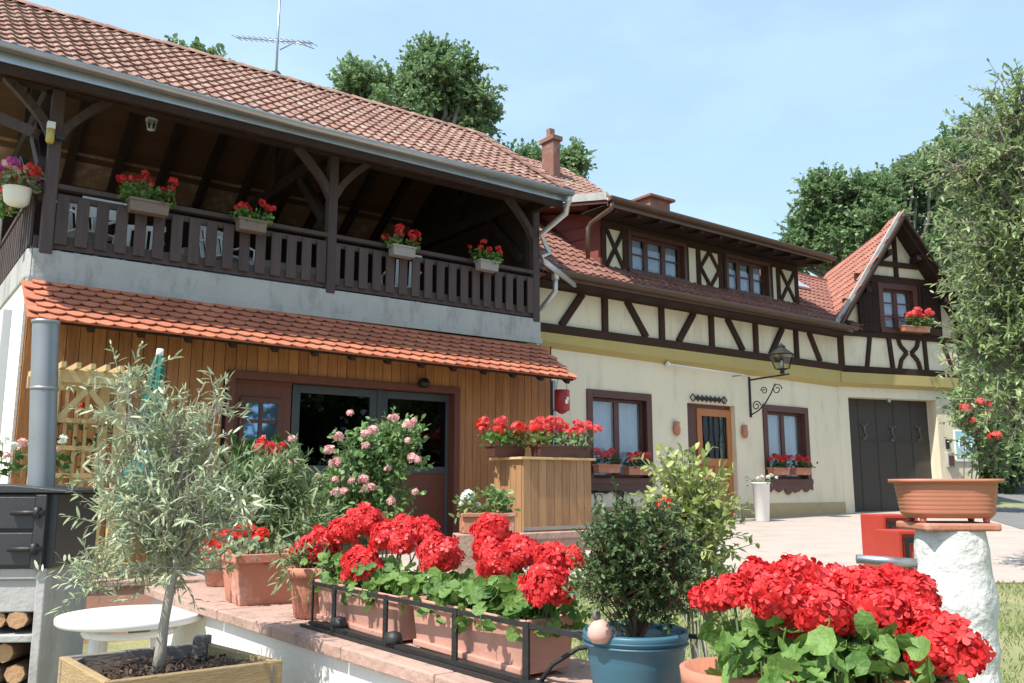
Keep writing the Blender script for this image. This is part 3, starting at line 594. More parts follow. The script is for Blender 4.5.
# dormer strip
DT = .2; d0, d1 = A(601, 240, -DT).x, A(798, 290, -DT).x; dzb, dzt = 5.30, 6.42
xs_d = {p: A(p, 262, -DT).x for p in (601, 625, 628, 686, 698, 718, 722, 768, 777, 797)}
for a_, b_ in ((d0, xs_d[628]), (xs_d[686], xs_d[722]), (xs_d[768], d1)): mb = MB(); mb.box(a_, b_, DT, DT+.2, dzb, dzt); mb.build('dormer_wall', 'infill', H2)
mb = MB(); mb.box(d0, d1, DT-.02, DT+.1, dzt-.24, dzt-.1); mb.box(d0, d1, DT-.03, DT+.1, dzb, dzb+.17)
for xx in (xs_d[601]+.06, xs_d[625], xs_d[628]+.03, xs_d[686], xs_d[698], xs_d[718]+.06, xs_d[722]+.1, xs_d[768]+.05, xs_d[777], d1-.06): mb.box(xx-.06, xx+.06, DT-.025, DT+.1, dzb+.171, dzt-.241)
mb.build('dormer_frame', 'beam', H2, .005)
def xpanel(xa, xb, shape):
    za, zb = dzb+.17, dzt-.24
    if shape == 'x': beam((xa, za), (xb, zb), .075, -DT); beam((xa, zb), (xb, za), .072, -DT+.003)
    else:
        xm, zm = (xa+xb)/2, (za+zb)/2
        for k, (p, q) in enumerate([((xa, zm), (xm, zb)), ((xm, zb), (xb, zm)), ((xb, zm), (xm, za)), ((xm, za), (xa, zm))]): beam(p, q, .07, -DT+.002*k)
        for k, (p, q) in enumerate([((xa, zb), (xm-.0, zb-.25)), ((xb, zb), (xm, zb-.25))]): pass
xpanel(xs_d[601]+.12, xs_d[625]-.05, 'x'); xpanel(xs_d[698]+.05, xs_d[718], 'd'); xpanel(xs_d[777]+.05, d1-.12, 'x')
window((xs_d[628]-.0, xs_d[686]+.0, dzb+.10, dzt-.18), H2, 'dormer_window', None, DT, 3, False, True, 1, .07)
window((xs_d[722]+.10, xs_d[768]+.03, dzb+.10, dzt-.18), H2, 'dormer_window', None, DT, 3, False, True, 1, .07)
# dormer roof: shallow shed with deep eave, brown gutter, rafters
e0, e1 = -2.38, 4.15
mb = MB(); mb.prism([(e0, -.50, 6.44), (e0, 2.4, 7.05), (e0, 2.4, 6.95), (e0, -.50, 6.34)], (e1-e0, 0, 0)); dro = mb.build('dormer_roof', 'frame', H2)
mb = MB(); half_pipe(mb, [(e0-.02, -.58, 6.44), (e1, -.58, 6.40)], .075); mb.box(e0, e1, -.525, -.502, 6.29, 6.47); mb.build('gutter', 'copper', dro)
mb = MB()
for i in range(12): x = e0+.25+i*(e1-e0-.5)/11; mb.bar((x, -.48, 6.29), (x, .22, 6.43), .08, .11)
mb.build('rafter_tails', 'dwood', dro)
mb = MB(); mb.box(e0+.02, e1-.02, -.48, .2, 6.325, 6.34); mb.build('soffit', 'dwood', dro)
mb = MB(); mb.prism([(e0-.025, -.52, 6.40), (e0-.025, 2.4, 7.02), (e0-.025, 2.4, 7.16), (e0-.025, -.52, 6.54)], (.024, 0, 0)); mb.build('verge_board', 'concrete', dro)
mb = MB(); mb.prism([(d0-.02, DT+.005, 5.38), (d0-.02, DT+.005, dzt), (d0-.02, 2.3, 6.93), (d0-.02, 1.95, 6.86)], (.04, 0, 0)); 
ck = mb.build('dormer_cheek', 'cheek', H2)
mb = MB()
for k in range(5):
    o = .25+k*.32; mb.bar((d0-.03, DT+.1+o*.2, 5.6+o*.75), (d0-.03, DT+.1+o*.2+1.6, 5.6+o*.75-.3+.45), .008, .010)
mb.build('panel_joint', 'frame', ck)
mb = MB(); mb.tube([(e0+.05, -.58, 6.36), (e0+.05, -.57, 6.25), A(592, 222, -.05), A(588, 228, -.1), A(588, 258, -.12)], .04, 8); mb.build('downspout', 'copper', H2)
# taller rear roof with chimney
RR = Vector((-6.5, 2.5, 7.30)); rv3 = Vector((0, 3.57, 2.68)); n3 = Vector((0, -2.68, 3.57)).normalized()
u_, v_ = (1, 0, 0), rv3
mb = MB(); tile_field(mb, RR, u_, v_, [(0, 0), (9.25, 0), (9.1, 1.5), (8.75, 4.46), (0, 4.46)], 'pan', .175, .29)
mb.prism([RR-n3*.02, RR+Vector((9.1, 0, 0))-n3*.02, RR+rv3+Vector((8.75, 0, 0))-n3*.02, RR+rv3-n3*.02], -n3*.1); ro = mb.build('rear_roof', 'tile', H2)
mb = MB(); mb.box(-6.3, 2.2, 3.2, 6.0, 3, 7.3); mb.prism([(2.1, 2.6, 7.2), (2.1, 6.07, 9.8), (2.1, 8.5, 7.2)], (.08, 0, 0)); mb.build('rear_wall', 'cream', ro)
def zat(px, py, s, t):                          # height at which a vertical line at (s,t) crosses pixel row py
    P = AW(s, t, 0); r = ray(px, py); k = math.hypot(P.x, P.y)/math.hypot(r.x, r.y); return EYE+r.z*k
mb = MB(); cs, ct = 1.1, -4.9; c1 = onpl(542, 180, (0, 4.8, 0), (0, 1, 0)); c2 = onpl(562, 180, (0, 4.8, 0), (0, 1, 0))
cx0, cx1 = c1.x+.36, c2.x-.05; zt = zat(551, 137, (cx0+cx1)/2, -4.9)
mb.box(cx0, cx1, 4.8, 5.25, 7.8, zt-.12); mb.box(cx0-.05, cx1+.05, 4.75, 5.3, zt-.119, zt); ch = mb.build('chimney', 'brick', ro, .01)
mb = MB(); mb.box((cx0+cx1)/2-.09, (cx0+cx1)/2+.07, 4.95, 5.1, zt+.001, zt+.24); mb.build('chimney_pot', 'brick', ch, .01)
c1 = onpl(646, 205, (0, 3.4, 0), (0, 1, 0)); c2 = onpl(670, 205, (0, 3.4, 0), (0, 1, 0)); zt = zat(656, 197, (c1.x+c2.x)/2, -3.4)
mb = MB(); mb.box(c1.x+.15, c2.x, 3.4, 3.95, 6, zt-.06); ch = mb.build('chimney', 'brick', H2, .01)
mb = MB(); mb.box(c1.x+.06, c2.x+.1, 3.3, 4.05, zt-.058, zt+.01); mb.build('chimney_cap', 'brick', ch, .01)
# ---- gable end
G = GM
mb = MB(G); hole_wall(mb, .02, 3.30, .3, 3.78, 0, .35, [(.29, 2.80, .2, 3.50)]); mb.build('garage_wall', 'cream', H2)
mb = MB(G); mb.prism([(.0, -.002, 3.72), (.0, -.16, 3.79), (.0, -.18, 4.02), (.0, -.002, 4.02)], (3.62, 0, 0), .5); mb.box(3.3, 3.62, 0, .3, 3.74, 4.02, .5); mb.build('jetty_band', 'yellow', H2)
mb = MB(G); mb.box(.29, 2.80, .28, .34, .6, 3.5, .5)
for k in range(1, 5): x = .29+k*2.51/5; mb.box(x-.012, x+.012, .27, .28, .6, 3.5, .8)
mb.box(.29, 2.80, .268, .28, 2.55, 2.58, .8); gd = mb.build('garage_door', 'garage', H2)
for px, py in ((864, 431), (892, 433), (919, 433)):            # three small iron ornaments on the door
    mb = MB(G); c = B(px, py, -.27); mb.tube([c+Vector((-.10, -.01, .16)), c+Vector((-.02, -.02, .12)), c+Vector((0, -.02, 0)), c+Vector((.05, -.02, -.12)), c+Vector((-.05, -.02, -.16))], .016, 6)
    mb.tube([c+Vector((.10, -.01, .16)), c+Vector((.02, -.02, .12)), c+Vector((0, -.02, 0))], .015, 6); mb.box(c.x-.05, c.x+.05, c.y-.01, c.y+.01, c.z-.19, c.z-.16); mb.build('door_ornament', 'ornament', gd)
mb = MB(G); c = B(889, 401, -.02); mb.lathe([(.04, 0), (.05, .04), (.03, .09)], (c.x, c.y+.0, c.z-.03), 10); mb.build('garage_lamp', 'zinc', H2)
ap = Vector((1.80, 0, 7.52)); fl = (-.30, 4.95); fr = (3.90, 4.95)
mb = MB(G)
for pts in ([(.0, 4.02), (3.5, 4.02), (3.5, 5.05), (.0, 5.05)], [(.0, 5.051), (1.32, 5.051), (1.32, 6.8), (.05, 5.1)], [(2.3, 5.051), (3.5, 5.051), (3.5, 5.3), (2.3, 6.83)], [(1.3201, 6.06), (2.2999, 6.06), (2.2999, 6.83), (1.82, 7.45), (1.3201, 6.8)]):
    mb.prism([(a_, -.06, b_) for a_, b_ in pts], (0, .3, 0), .5)
mb.build('gable_wall', 'infill', H2)
def gb(p, q, wd=.12, t=.08): return beam(p, q, wd, t, xf=G)
P = lambda x, y: (lambda q: (q.x, q.z))(B(x, y, .08))
gb((.0, 4.10), (3.55, 4.10), .16, .085)
zsill = 4.92; gb((.0, zsill), (3.5, zsill), .13, .086)
gb((.08, 4.1), (.08, 5.1), .17, .088)
gb((.80, 4.18), (.94, zsill), .09); gb((1.53, 4.18), (1.46, zsill), .10); gb((2.52, 4.18), (2.50, zsill), .09)
gb((3.32, 4.18), (3.02, zsill), .08)
for sgn in (1, -1):                                           # curved saltire under the window
    pts = [(2.03+sgn*.30, 4.18), (2.03+sgn*.24, 4.38), (2.03+sgn*.06, 4.55)]; pts2 = [(2.03+sgn*.06, 4.55), (2.03+sgn*.24, 4.70), (2.03+sgn*.30, 4.88)]
    for a_, b_ in list(zip(pts, pts[1:]))+list(zip(pts2, pts2[1:])): gb(a_, b_, .085, .08+.002*sgn)
gb((.62, 6.22), (3.05, 6.22), .17, .09); gb((1.05, 6.60), (2.6, 6.60), .12, .088); gb((1.82, 6.25), (1.82, 7.4), .10, .084)
for x in (1.13, 2.48): gb((x, zsill), (x, 6.2), .13, .087)
gb((.25, 5.65), (.9, 5.65), .09, .084)
window((1.24, 2.38, 4.98, 6.14), H2, 'gable_window', G, -.09, 2, False, True, 2)
for xa, xb in ((.62, 1.14), (2.48, 3.0)):
    mb = MB(G); mb.box(xa, xb, -.16, -.125, 4.98, 6.1)
    for k in range(1, 4): x = xa+(xb-xa)*k/4; mb.box(x-.006, x+.006, -.165, -.16, 4.98, 6.1)
    for z in (5.2, 5.85): mb.box(xa+.02, xb-.02, -.175, -.166, z, z+.07)
    mb.build('shutter', 'dwood', H2)
# skewed ridge direction of the gable roof, house frame
rdv = (HM.to_3x3().inverted() @ azv(552)); apx = onpl(901, 215, (HMI @ (P3+OUT3*.55)), (HM.to_3x3().inverted() @ OUT3))
lft = onpl(837, 325, (HMI @ (P3+OUT3*.55)), (HM.to_3x3().inverted() @ OUT3)); dn = lft-apx; nL = rdv.cross(dn).normalized()
if nL.z < 0: nL = -nL
pA = onpl(823, 277, apx, nL); pB = onpl(830, 318, apx, nL); up_ = (dn*-1); up_ = (up_-rdv*up_.dot(rdv)).normalized()
O_ = lft-rdv*0; poly = [uv_on(O_, rdv, up_, q) for q in (lft, apx, pA, pB)]
ext = pA+(pA-apx)*.1
mb = MB(); tile_field(mb, O_, rdv, up_, [(p[0], p[1]) for p in poly], 'pan', .175, .28)
mb.prism([apx-nL*.03, lft-nL*.03, pB-nL*.03, pA-nL*.03], -nL*.08, .4); gro = mb.build('gable_roof', 'rtile', H2)
axis_u = HM.to_3x3().inverted() @ D3; rgt = apx+(axis_u*2.15+Vector((0, 0, -2.72))); nR = rdv.cross(rgt-apx).normalized()
if nR.z < 0: nR = -nR
mb = MB(); mb.prism([apx-nR*.0, rgt, rgt+rdv*5.5, apx+rdv*5.5], -nR*.05, .4); mb.build('right_slope', 'rtile', gro)
mb = MB(); mb.prism([apx-nR*.052, rgt-nR*.052, rgt-nR*.052+rdv*.6, apx-nR*.052+rdv*.6], -nR*.05, .4); mb.prism([apx-nL*.112, lft-nL*.112, lft-nL*.112+rdv*.6, apx-nL*.112+rdv*.6], -nL*.02, .4); mb.build('soffit', 'dwood', gro)
mb = MB(); o = (HM.to_3x3().inverted() @ OUT3)
for a_, b_ in ((apx, lft), (apx, rgt)):
    mb.bar(a_+o*.02-Vector((0, 0, .06)), b_+o*.02-Vector((0, 0, .06)), .05, .20, o)
mb.build('barge_board', 'dwood', gro)
mb = MB(); d_ = (lft-apx); mb.bar(apx+Vector((0, 0, .05)), lft+Vector((0, 0, .05))+d_*.0, .10, .04, o); d_ = rgt-apx; mb.bar(apx+Vector((0, 0, .05)), rgt+Vector((0, 0, .05)), .10, .04, o); mb.build('verge_tile', 'concrete', gro)
mb = MB()
for k, ff in enumerate((.06, .36, .7)): 
    p = lft.lerp(apx, ff); mb = MB(); mb.bar(p-nL*.20, p-nL*.20+rdv*1.0, .1, .12); mb.build('purlin', 'dwood', gro); mb = MB(); p = rgt.lerp(apx, ff); mb.bar(p-nR*.18, p-nR*.18+rdv*1.0, .1, .12); mb.build('purlin', 'dwood', gro)
# low wing wall on the right with red coping
mb = MB(G); mb.prism([(3.30, .02, .3), (3.95, .02, .3), (3.95, .02, 2.80), (3.30, .02, 3.10)], (0, .25, 0), .5); wg = mb.build('wing_wall', 'cream', H2)
mb = MB(G); mb.bar((3.26, .14, 3.13), (4.0, .14, 2.83), .36, .05, (0, 0, 1)); mb.build('coping', 'terra', wg)
mb = MB(G); mb.box(.3, 3.2, 4, 4.2, .5, 5); mb.build('rear_wall', 'cream', H2)
# the skylight patch
mb = MB(); q = RO+rv2*.62+Vector((8.75+.35, 0, 0))+rn2*.05; mb.prism([q, q+Vector((.75, 0, 0)), q+Vector((.75, 0, 0))+rv2*.12, q+rv2*.12], rn2*.05); mb.build('roof_hatch', 'zincw', H2)
# ================================================================ SMALL THINGS ON THE HOUSES
def flower_trough(name, label, cat, loc, rz, L, W, H, m, group=None, rim=.012, taper=.85, handles=False):
    t = thing(name, label, cat, loc, rz, group); mb = MB(); a, b = L/2, W/2; ta, tb = a-(1-taper)*b, b*taper
    wl = .012
    out0 = [(-ta, -tb), (ta, -tb), (ta, tb), (-ta, tb)]; out1 = [(-a, -b), (a, -b), (a, b), (-a, b)]; in1 = [(x*(1-wl/a), y*(1-wl/b)) for x, y in out1]; in0 = [(x*.97, y*.9) for x, y in out0]
    vs = [(x, y, 0) for x, y in out0]+[(x, y, H) for x, y in out1]+[(x, y, H) for x, y in in1]+[(x, y, H*.7) for x, y in in0]
    mb.add(vs, [(3, 2, 1, 0)]+[(i, (i+1) % 4, 4+(i+1) % 4, 4+i) for i in range(4)]+[(4+i, 4+(i+1) % 4, 8+(i+1) % 4, 8+i) for i in range(4)]+[(8+i, 8+(i+1) % 4, 12+(i+1) % 4, 12+i) for i in range(4)], .4)
    mb.build('box', m, t, min(.006, H*.04))
    mb = MB(); hh = H*.16
    mb.box(-a-rim, a+rim, -b-rim, -b+.003, H-hh, H+.004, .3); mb.box(-a-rim, a+rim, b-.003, b+rim, H-hh, H+.004, .3); mb.box(-a-rim, -a+.003, -b+.0031, b-.0031, H-hh, H+.004, .3); mb.box(a-.003, a+rim, -b+.0031, b-.0031, H-hh, H+.004, .3)
    mb.build('rim', m, t, .004)
    mb = MB(); n = 10; vs = [((-a+wl)+(2*a-2*wl)*i/n, (-b+wl)+(2*b-2*wl)*j/3, H*.84+random.uniform(-.012, .012)) for j in range(4) for i in range(n+1)]
    mb.add(vs, [(j*(n+1)+i, j*(n+1)+i+1, (j+1)*(n+1)+i+1, (j+1)*(n+1)+i) for j in range(3) for i in range(n)]); mb.build('soil', 'soil', t)
    return t
def small_plant(name, label, cat, base, along, L, h, heads, m='scar', hr=(.035, .055), nl=160, ls=.05, lm='ger', group=None, sp=.14, cols=None, nfl=26):
    """balcony geranium: mound of leaves along a box with flower heads on stalks"""
    t = thing(name, label, cat, base, 0, group); al = np.array(along, float); al /= np.linalg.norm(al); sdv = np.array((-al[1], al[0], 0))
    u = RG.uniform(-L/2, L/2, nl); v = RG.normal(size=nl)*sp*.5; z = h*.55*RG.random(nl)**.8
    P = al*u[:, None]+sdv*v[:, None]; P[:, 2] = z
    leaves('foliage', lm, t, P, rdir(nl, .2), rdir(nl, 1.2), ls*(.7+.6*RG.random(nl)), ls*(.7+.6*RG.random(nl)), T_ROUND)
    mb = MB(); hs = []
    for i in range(heads):
        uu = (i+.5)/heads*L-L/2+random.uniform(-.5, .5)*L/heads; vv = random.gauss(0, sp*.6); zz = h*random.uniform(.55, 1.0)
        p = al*uu+sdv*vv+np.array((0, 0, zz)); hs.append(p); mb.tube([al*uu*.8+np.array((0, 0, 0)), p*.55+np.array((al*uu*.8)*.45), p], .0025, 4, caps=False)
    mb.build('stalks', 'stem', t)
    for i, p in enumerate(hs): flower_ball('flower_head', t, p, random.uniform(*hr), (cols or [m])[i % len(cols or [m])], nfl, .42)
    return t
# balcony rail boxes
rb = [(148, 216, .52, 'grey-brown wood box hooked outside the balcony rail nearest the corner post', 'boxw2'), (251, 234, .42, 'wooden box on the balcony rail left of the middle post', 'boxw2'), (402, 259, .42, 'pale grey box on the balcony rail right of the middle post', 'grey'), (487, 273, .40, 'slim grey box on the balcony rail nearest the right end', 'grey')]
M['boxw2'] = mat('shaded_box_wood', (.22, .17, .14), (.15, .115, .095), .8, 6, (2, 2, 8), .3, 12); M['grey'] = mat('pale_grey_box', (.33, .31, .28), (.26, .24, .22), .7, 5)  # box colours darkened and greyed to carry the shade along the rail
pl = ['scarlet geranium with sparse stems in the rail box nearest the corner post', 'red geranium with a row of flowers in the rail box left of the middle post', 'compact red geranium in the pale box right of the middle post', 'loose red geranium in the rail box nearest the right end']
for k, (px, py, L, lab, m) in enumerate(rb):
    q = A(px, py-2, 1.02); w0 = AW(q.x, 1.02, q.z)
    flower_trough('rail_flower_box', lab, 'flower box', w0, HROT, L*.82, .16, .14, m, 'flower boxes on the balcony rail')
    small_plant('geranium', pl[k], 'potted plant', (w0.x, w0.y, w0.z+.10), D, L*1.15, [.38, .26, .28, .32][k], [9, 8, 6, 8][k], ['red', 'red', 'red', 'scar'][k], (.035, .05) if k != 2 else (.05, .075), [170, 130, 90, 150][k], .05, 'ger', 'geraniums on the balcony rail')
# hanging planter on the side railing
q = atY(14, 203, 10.6); q = onp = HM @ onpl(16, 205, (-11.15, 0, 0), (1, 0, 0))
t = thing('hanging_pot', 'white pot hung with wires outside the side railing, full of pink and red flowers', 'flower pot', q)
mb = MB(); mb.lathe([(.09, 0), (.12, .03), (.14, .17), (.15, .18), (.13, .18), (.12, .12)], (0, 0, 0), 20); mb.build('pot', 'plastic', t)
mb = MB()
for a in (0, 2.1, 4.2): mb.tube([(.14*math.cos(a), .14*math.sin(a), .18), (0, 0, .55)], .004, 4)
mb.build('wire', 'zinc', t)
small_plant('petunia_plant', 'pink and red petunias spilling out of the hanging white pot', 'potted plant', q+Vector((0, 0, .16)), (.8, .6, 0), .42, .22, 22, 'magenta', (.04, .06), 200, .045, 'lav', None, .36, ['magenta', 'red', 'red', 'pink', 'scar'])
# flowers outside the side railing further back
q2 = HM @ onpl(4, 212, (-11.2, 0, 0), (1, 0, 0))
small_plant('geranium', 'red geranium crowding the side railing below the hanging pot', 'potted plant', q2, OUT, .5, .2, 9, 'red', (.05, .07), 90, .05)
# lantern under the balcony ceiling
def lantern(name, label, loc, s=1, m='plastic', gl='lampglass'):
    t = thing(name, label, 'lamp', loc); mb = MB(); mb.tube([(0, 0, .34*s), (0, 0, .6*s)], .008*s, 6); mb.lathe([(.0, .36*s), (.03*s, .34*s), (.05*s, .29*s), (.13*s, .22*s), (.135*s, .20*s), (.05*s, .21*s)], (0, 0, 0), 6); mb.build('lamp_cap', m, t)
    mb = MB()
    for k in range(6): a = k*math.pi/3; mb.tube([(.11*s*math.cos(a), .11*s*math.sin(a), .2*s), (.075*s*math.cos(a), .075*s*math.sin(a), 0)], .007*s, 5)
    mb.lathe([(.0, -.03*s), (.05*s, -.01*s), (.08*s, 0), (.08*s, .012*s), (.0, .014*s)], (0, 0, 0), 6); mb.build('lamp_frame', m, t)
    mb = MB(); mb.lathe([(.07*s, .012*s), (.105*s, .2*s)], (0, 0, 0), 6, smooth=False); f = mb.build('lamp_glass', gl, t)
    mb = MB(); mb.lathe([(.0, .02*s), (.02*s, .03*s), (.026*s, .08*s), (.0, .11*s)], (0, 0, 0), 8); mb.build('bulb', 'plastic', t); return t
q = A(151, 130, -.1); lantern('ceiling_lantern', 'small white lantern hanging from the balcony ceiling boards', AW(q.x, -.1, q.z), .62)
q = A(48, 142, 1.0); t = thing('post_lamp', 'small lamp with white top and yellow glass on the balcony corner post', 'lamp', AW(q.x+.02, .97, q.z), HROT); mb = MB(); mb.box(-.04, .04, -.04, .04, .16, .24); mb.build('lamp_cap', 'plastic', t, .01); mb = MB(); mb.lathe([(.03, .0), (.045, .03), (.045, .15), (.04, .159)], (0, 0, 0), 12); mb.build('lamp_glass', mat('yellow_glass', (.55, .42, .12), (.5, .36, .1), .2, 4), t); mb = MB(); mb.box(-.02, .02, .04, .09, .05, .12); mb.box(.05, .14, -.02, .02, .06, .12); mb.build('bracket', 'black', t)
q = A(106, 188, .2); t = thing('wall_sign', 'blank pale board standing behind the balcony rail near the corner', 'board', AW(q.x, .2, Z1), HROT); mb = MB(); mb.box(-.24, .24, -.015, .015, .62, .86); mb.build('panel', 'plastic', t); mb = MB(); mb.box(-.02, .02, .016, .045, 0, .84); mb.box(-.2, .2, -.12, .15, 0, .03); mb.build('stand', 'dwood', t)
# white garden chairs and a table on the balcony, seen between the slats
def plastic_chair(label, loc, rz):
    t = thing('garden_chair', label, 'chair', loc, rz, 'white chairs on the balcony')
    mb = MB(); mb.box(-.24, .24, -.22, .24, .42, .45); mb.build('seat', 'plastic', t, .01)
    mb = MB(); 
    for k in range(5): x = -.2+k*.1; mb.bar((x, .23, .45), (x, .32, .86), .06, .02, (0, 1, 0))
    mb.bar((-.25, .33, .88), (.25, .33, .88), .03, .07); mb.build('backrest', 'plastic', t, .005)
    for sx in (-1, 1):
        for sy in (-1, 1): mb = MB(); mb.bar((sx*.21, sy*.2, .42), (sx*.24, sy*.24, 0), .045, .045); mb.build('leg', 'plastic', t)
        mb = MB(); mb.tube([(sx*.25, .26, .66), (sx*.27, -.1, .66), (sx*.26, -.22, .6), (sx*.25, -.22, .42)], .018, 6); mb.build('armrest', 'plastic', t)
    return t
chs = [(-10.3, -.05, 'white plastic chair on the balcony just behind the corner post'), (-9.6, .5, 'white plastic chair on the balcony below the first flower box'), (-8.6, .1, 'white plastic chair on the balcony between the two left flower boxes'), (-5.9, .3, 'white plastic chair on the balcony near its right end')]
c0 = None
for k, (s_, y_, lab) in enumerate(chs):
    if c0 is None: c0 = plastic_chair(lab, AW(s_, -y_, Z1), HROT+.3)
    else: dup(c0, AW(s_, -y_, Z1), HROT+[0, -.4, .5, 2.8][k], lab)
t = thing('balcony_table', 'long balcony table covered with a pale cloth', 'table', AW(-7.9, -1.4, Z1), HROT)
mb = MB(); mb.box(-1, 1, -.4, .4, .73, .76); mb.box(-1.02, 1.02, -.42, -.40, .45, .755); mb.box(-1.02, -1, -.4, .4, .5, .755); mb.build('cloth', 'grey', t)
mb = MB()
for sx in (-1, 1):
    for sy in (-1, 1): mb.box(sx*.9-.03, sx*.9+.03, sy*.33-.03, sy*.33+.03, 0, .73)
mb.build('table_frame', 'dwood', t)
# red tin lantern hanging from the corner of the lean-to
q = A(562, 411, 1.2); t = thing('hanging_lantern', 'red tin lantern with wire handle hanging at the corner of the lean-to roof', 'lantern', AW(q.x, 1.2, q.z), HROT)
mb = MB(); mb.lathe([(.10, .0), (.115, .01), (.115, .30), (.11, .31), (.10, .31), (.09, .25), (0, .25)], (0, 0, 0), 16); mb.lathe([(.0, -.05), (.05, -.03), (.085, 0)], (0, 0, 0), 16); mb.build('can', 'redl', t)
mb = MB(); mb.tube([(.10*math.cos(a), 0, .3+.22*math.sin(a)) for a in np.linspace(0, math.pi, 11)], .006, 5); mb.tube([(0, 0, .52), (0, 0, .72)], .004, 4); mb.build('handle', 'zinc', t)
mb = MB(); mb.box(-.035, .02, -.119, -.116, .1, .16); mb.box(-.01, .035, -.1192, -.1162, .15, .2); mb.build('cutout', 'plastic', t)
# round wooden lamp under the lean-to eave
q = A(425, 383, 1.0); t = thing('eave_lamp', 'small round dark lamp fixed on the cladding above the glazed door', 'lamp', AW(q.x, .98, q.z-.06), HROT); mb = MB(); mb.lathe([(.04, 0), (.075, .03), (.08, .07), (.05, .12), (0, .13)], (0, 0, 0), 14); mb.build('housing', 'black', t); mb = MB(); mb.box(-.03, .03, 0, .09, .05, .1); mb.build('bracket', 'black', t)
# grey down pipe at the end of the cladding
t = thing('drain_pipe', 'slim grey drain pipe at the right edge of the wood cladding', 'pipe', AW(-3.86, .82, .8)); mb = MB(); mb.tube([(0, 0, -.1), (0, 0, 2.35)], .042, 12); mb.build('pipe', 'zinc', t)
mb = MB(); mb.lathe([(.05, .9), (.05, .94)], (0, 0, 0), 12); mb.lathe([(.05, 1.9), (.05, 1.94)], (0, 0, 0), 12); mb.build('pipe_clamp', 'zinc', t)
# street lantern on scroll bracket, facade 2
sL = 1.84; t = thing('wall_lantern', 'glass street lantern on a scrolled black iron bracket between door and right window', 'lamp', AW(sL, 0, 2.9), HROT)
mb = MB(); mb.box(-.02, .02, -.03, 0, 0, .72); mb.bar((0, -.02, .74), (0, -.95, .77), .03, .03); mb.box(-.02, .02, -.03, 0, .72, .8)
def spiral(c, r0, turns, sgn, n=26, ph=0): return [Vector((0, c[0]+sgn*(r0*(1-.75*i/n))*math.cos(ph+turns*2*math.pi*i/n), c[1]+(r0*(1-.75*i/n))*math.sin(ph+turns*2*math.pi*i/n))) for i in range(n+1)]
mb.tube([(0, -.03, .05), (0, -.2, .12), (0, -.38, .26), (0, -.52, .44), (0, -.62, .62)], .013, 6); mb.tube(spiral((-.16, .22), .1, 1.4, -1), .011, 6); mb.tube(spiral((-.66, .5), .11, 1.4, -1), .011, 6); mb.tube(spiral((-.36, .5), .08, 1.4, 1), .010, 6)
mb.build('bracket', 'ironf', t, 0)
ln_ = MB(); o = Vector((0, -.80, .79)); s_ = 1.3
ln_.lathe([(.03, 0), (.05, .02), (.035, .06), (.10*s_, .09)], o, 12); ln_.lathe([(.18*s_, .36), (.185*s_, .375), (.11*s_, .45), (.06*s_, .50), (.065*s_, .53), (.0, .60)], o, 4*2, smooth=False)
for k in range(4):
    a = math.pi/4+k*math.pi/2; ln_.tube([o+Vector((.10*s_*math.cos(a), .10*s_*math.sin(a), .09)), o+Vector((.17*s_*math.cos(a), .17*s_*math.sin(a), .36))], .010, 5)
ln_.build('lamp_frame', 'ironf', t)
mb = MB(); mb.lathe([(.095*s_, .10), (.16*s_, .355)], o, 8, smooth=False); mb.build('lamp_glass', 'lampglass', t)
mb = MB(); mb.lathe([(0, .1), (.03, .12), (.04, .22), (0, .27)], o, 10); mb.build('bulb', 'plastic', t)
# awning rod, iron door sign, wall pots
p, q = A(668, 364, .1), A(744, 375, .3); t = thing('wall_rod', 'pale rod with a round end fixed under the yellow band above the door', 'rod', AW(p.x, .1, p.z)); v = AW(q.x, .3, q.z)-AW(p.x, .1, p.z); mb = MB(); mb.tube([(0, 0, 0), v], .016, 8); mb.lathe([(0, -.06), (.06, 0), (0, .06)], (0, 0, 0), 10); mb.build('rod', 'plastic', t)
mb = MB(); mb.tube([v, v+OUT*-.28], .012, 6); mb.tube([(0, 0, 0), OUT*-.1], .012, 6); mb.build('fixing', 'zinc', t)
q = A(709, 399, .04); t = thing('door_plaque', 'dark wrought iron ornament above the front door', 'ornament', AW(q.x, .02, q.z), HROT)
mb = MB(); mb.box(-.36, .36, -.03, -.01, -.025, .025)
for k in range(7): x = -.36+k*.12; mb.tube([(x, -.02, .0), (x+.05, -.02, .06), (x+.1, -.02, 0), (x+.05, -.02, -.06), (x, -.02, 0)], .011, 5)
for sx in (-1, 1): mb.tube([(sx*.36, -.02, 0), (sx*.45, -.02, .07), (sx*.52, -.02, 0), (sx*.45, -.02, -.07), (sx*.36, -.02, 0)], .013, 5)
mb.build('scrollwork', 'ironf', t)
mb = MB(); mb.box(-.3, .3, -.02, 0, -.03, .03); mb.build('back_plate', 'black', t)
for px, py, lab in ((677, 429, 'small terracotta wall ornament left of the front door'), (745, 432, 'small terracotta wall ornament right of the front door')):
    q = A(px, py, .05); t = thing('wall_ornament', lab, 'ornament', AW(q.x, .05, q.z-.12), HROT, 'terracotta wall ornaments by the door'); s_ = .85
    mb = MB(); mb.lathe([(.03, 0), (.07, .04), (.085, .12), (.06, .19), (.075, .24), (.05, .26), (0, .26)], (0, -.0, 0), 14, sy=.6); mb.build('mask', 'terra', t); mb = MB(); mb.box(-.02, .02, .02, .05, .08, .16); mb.build('hook', 'ironf', t)
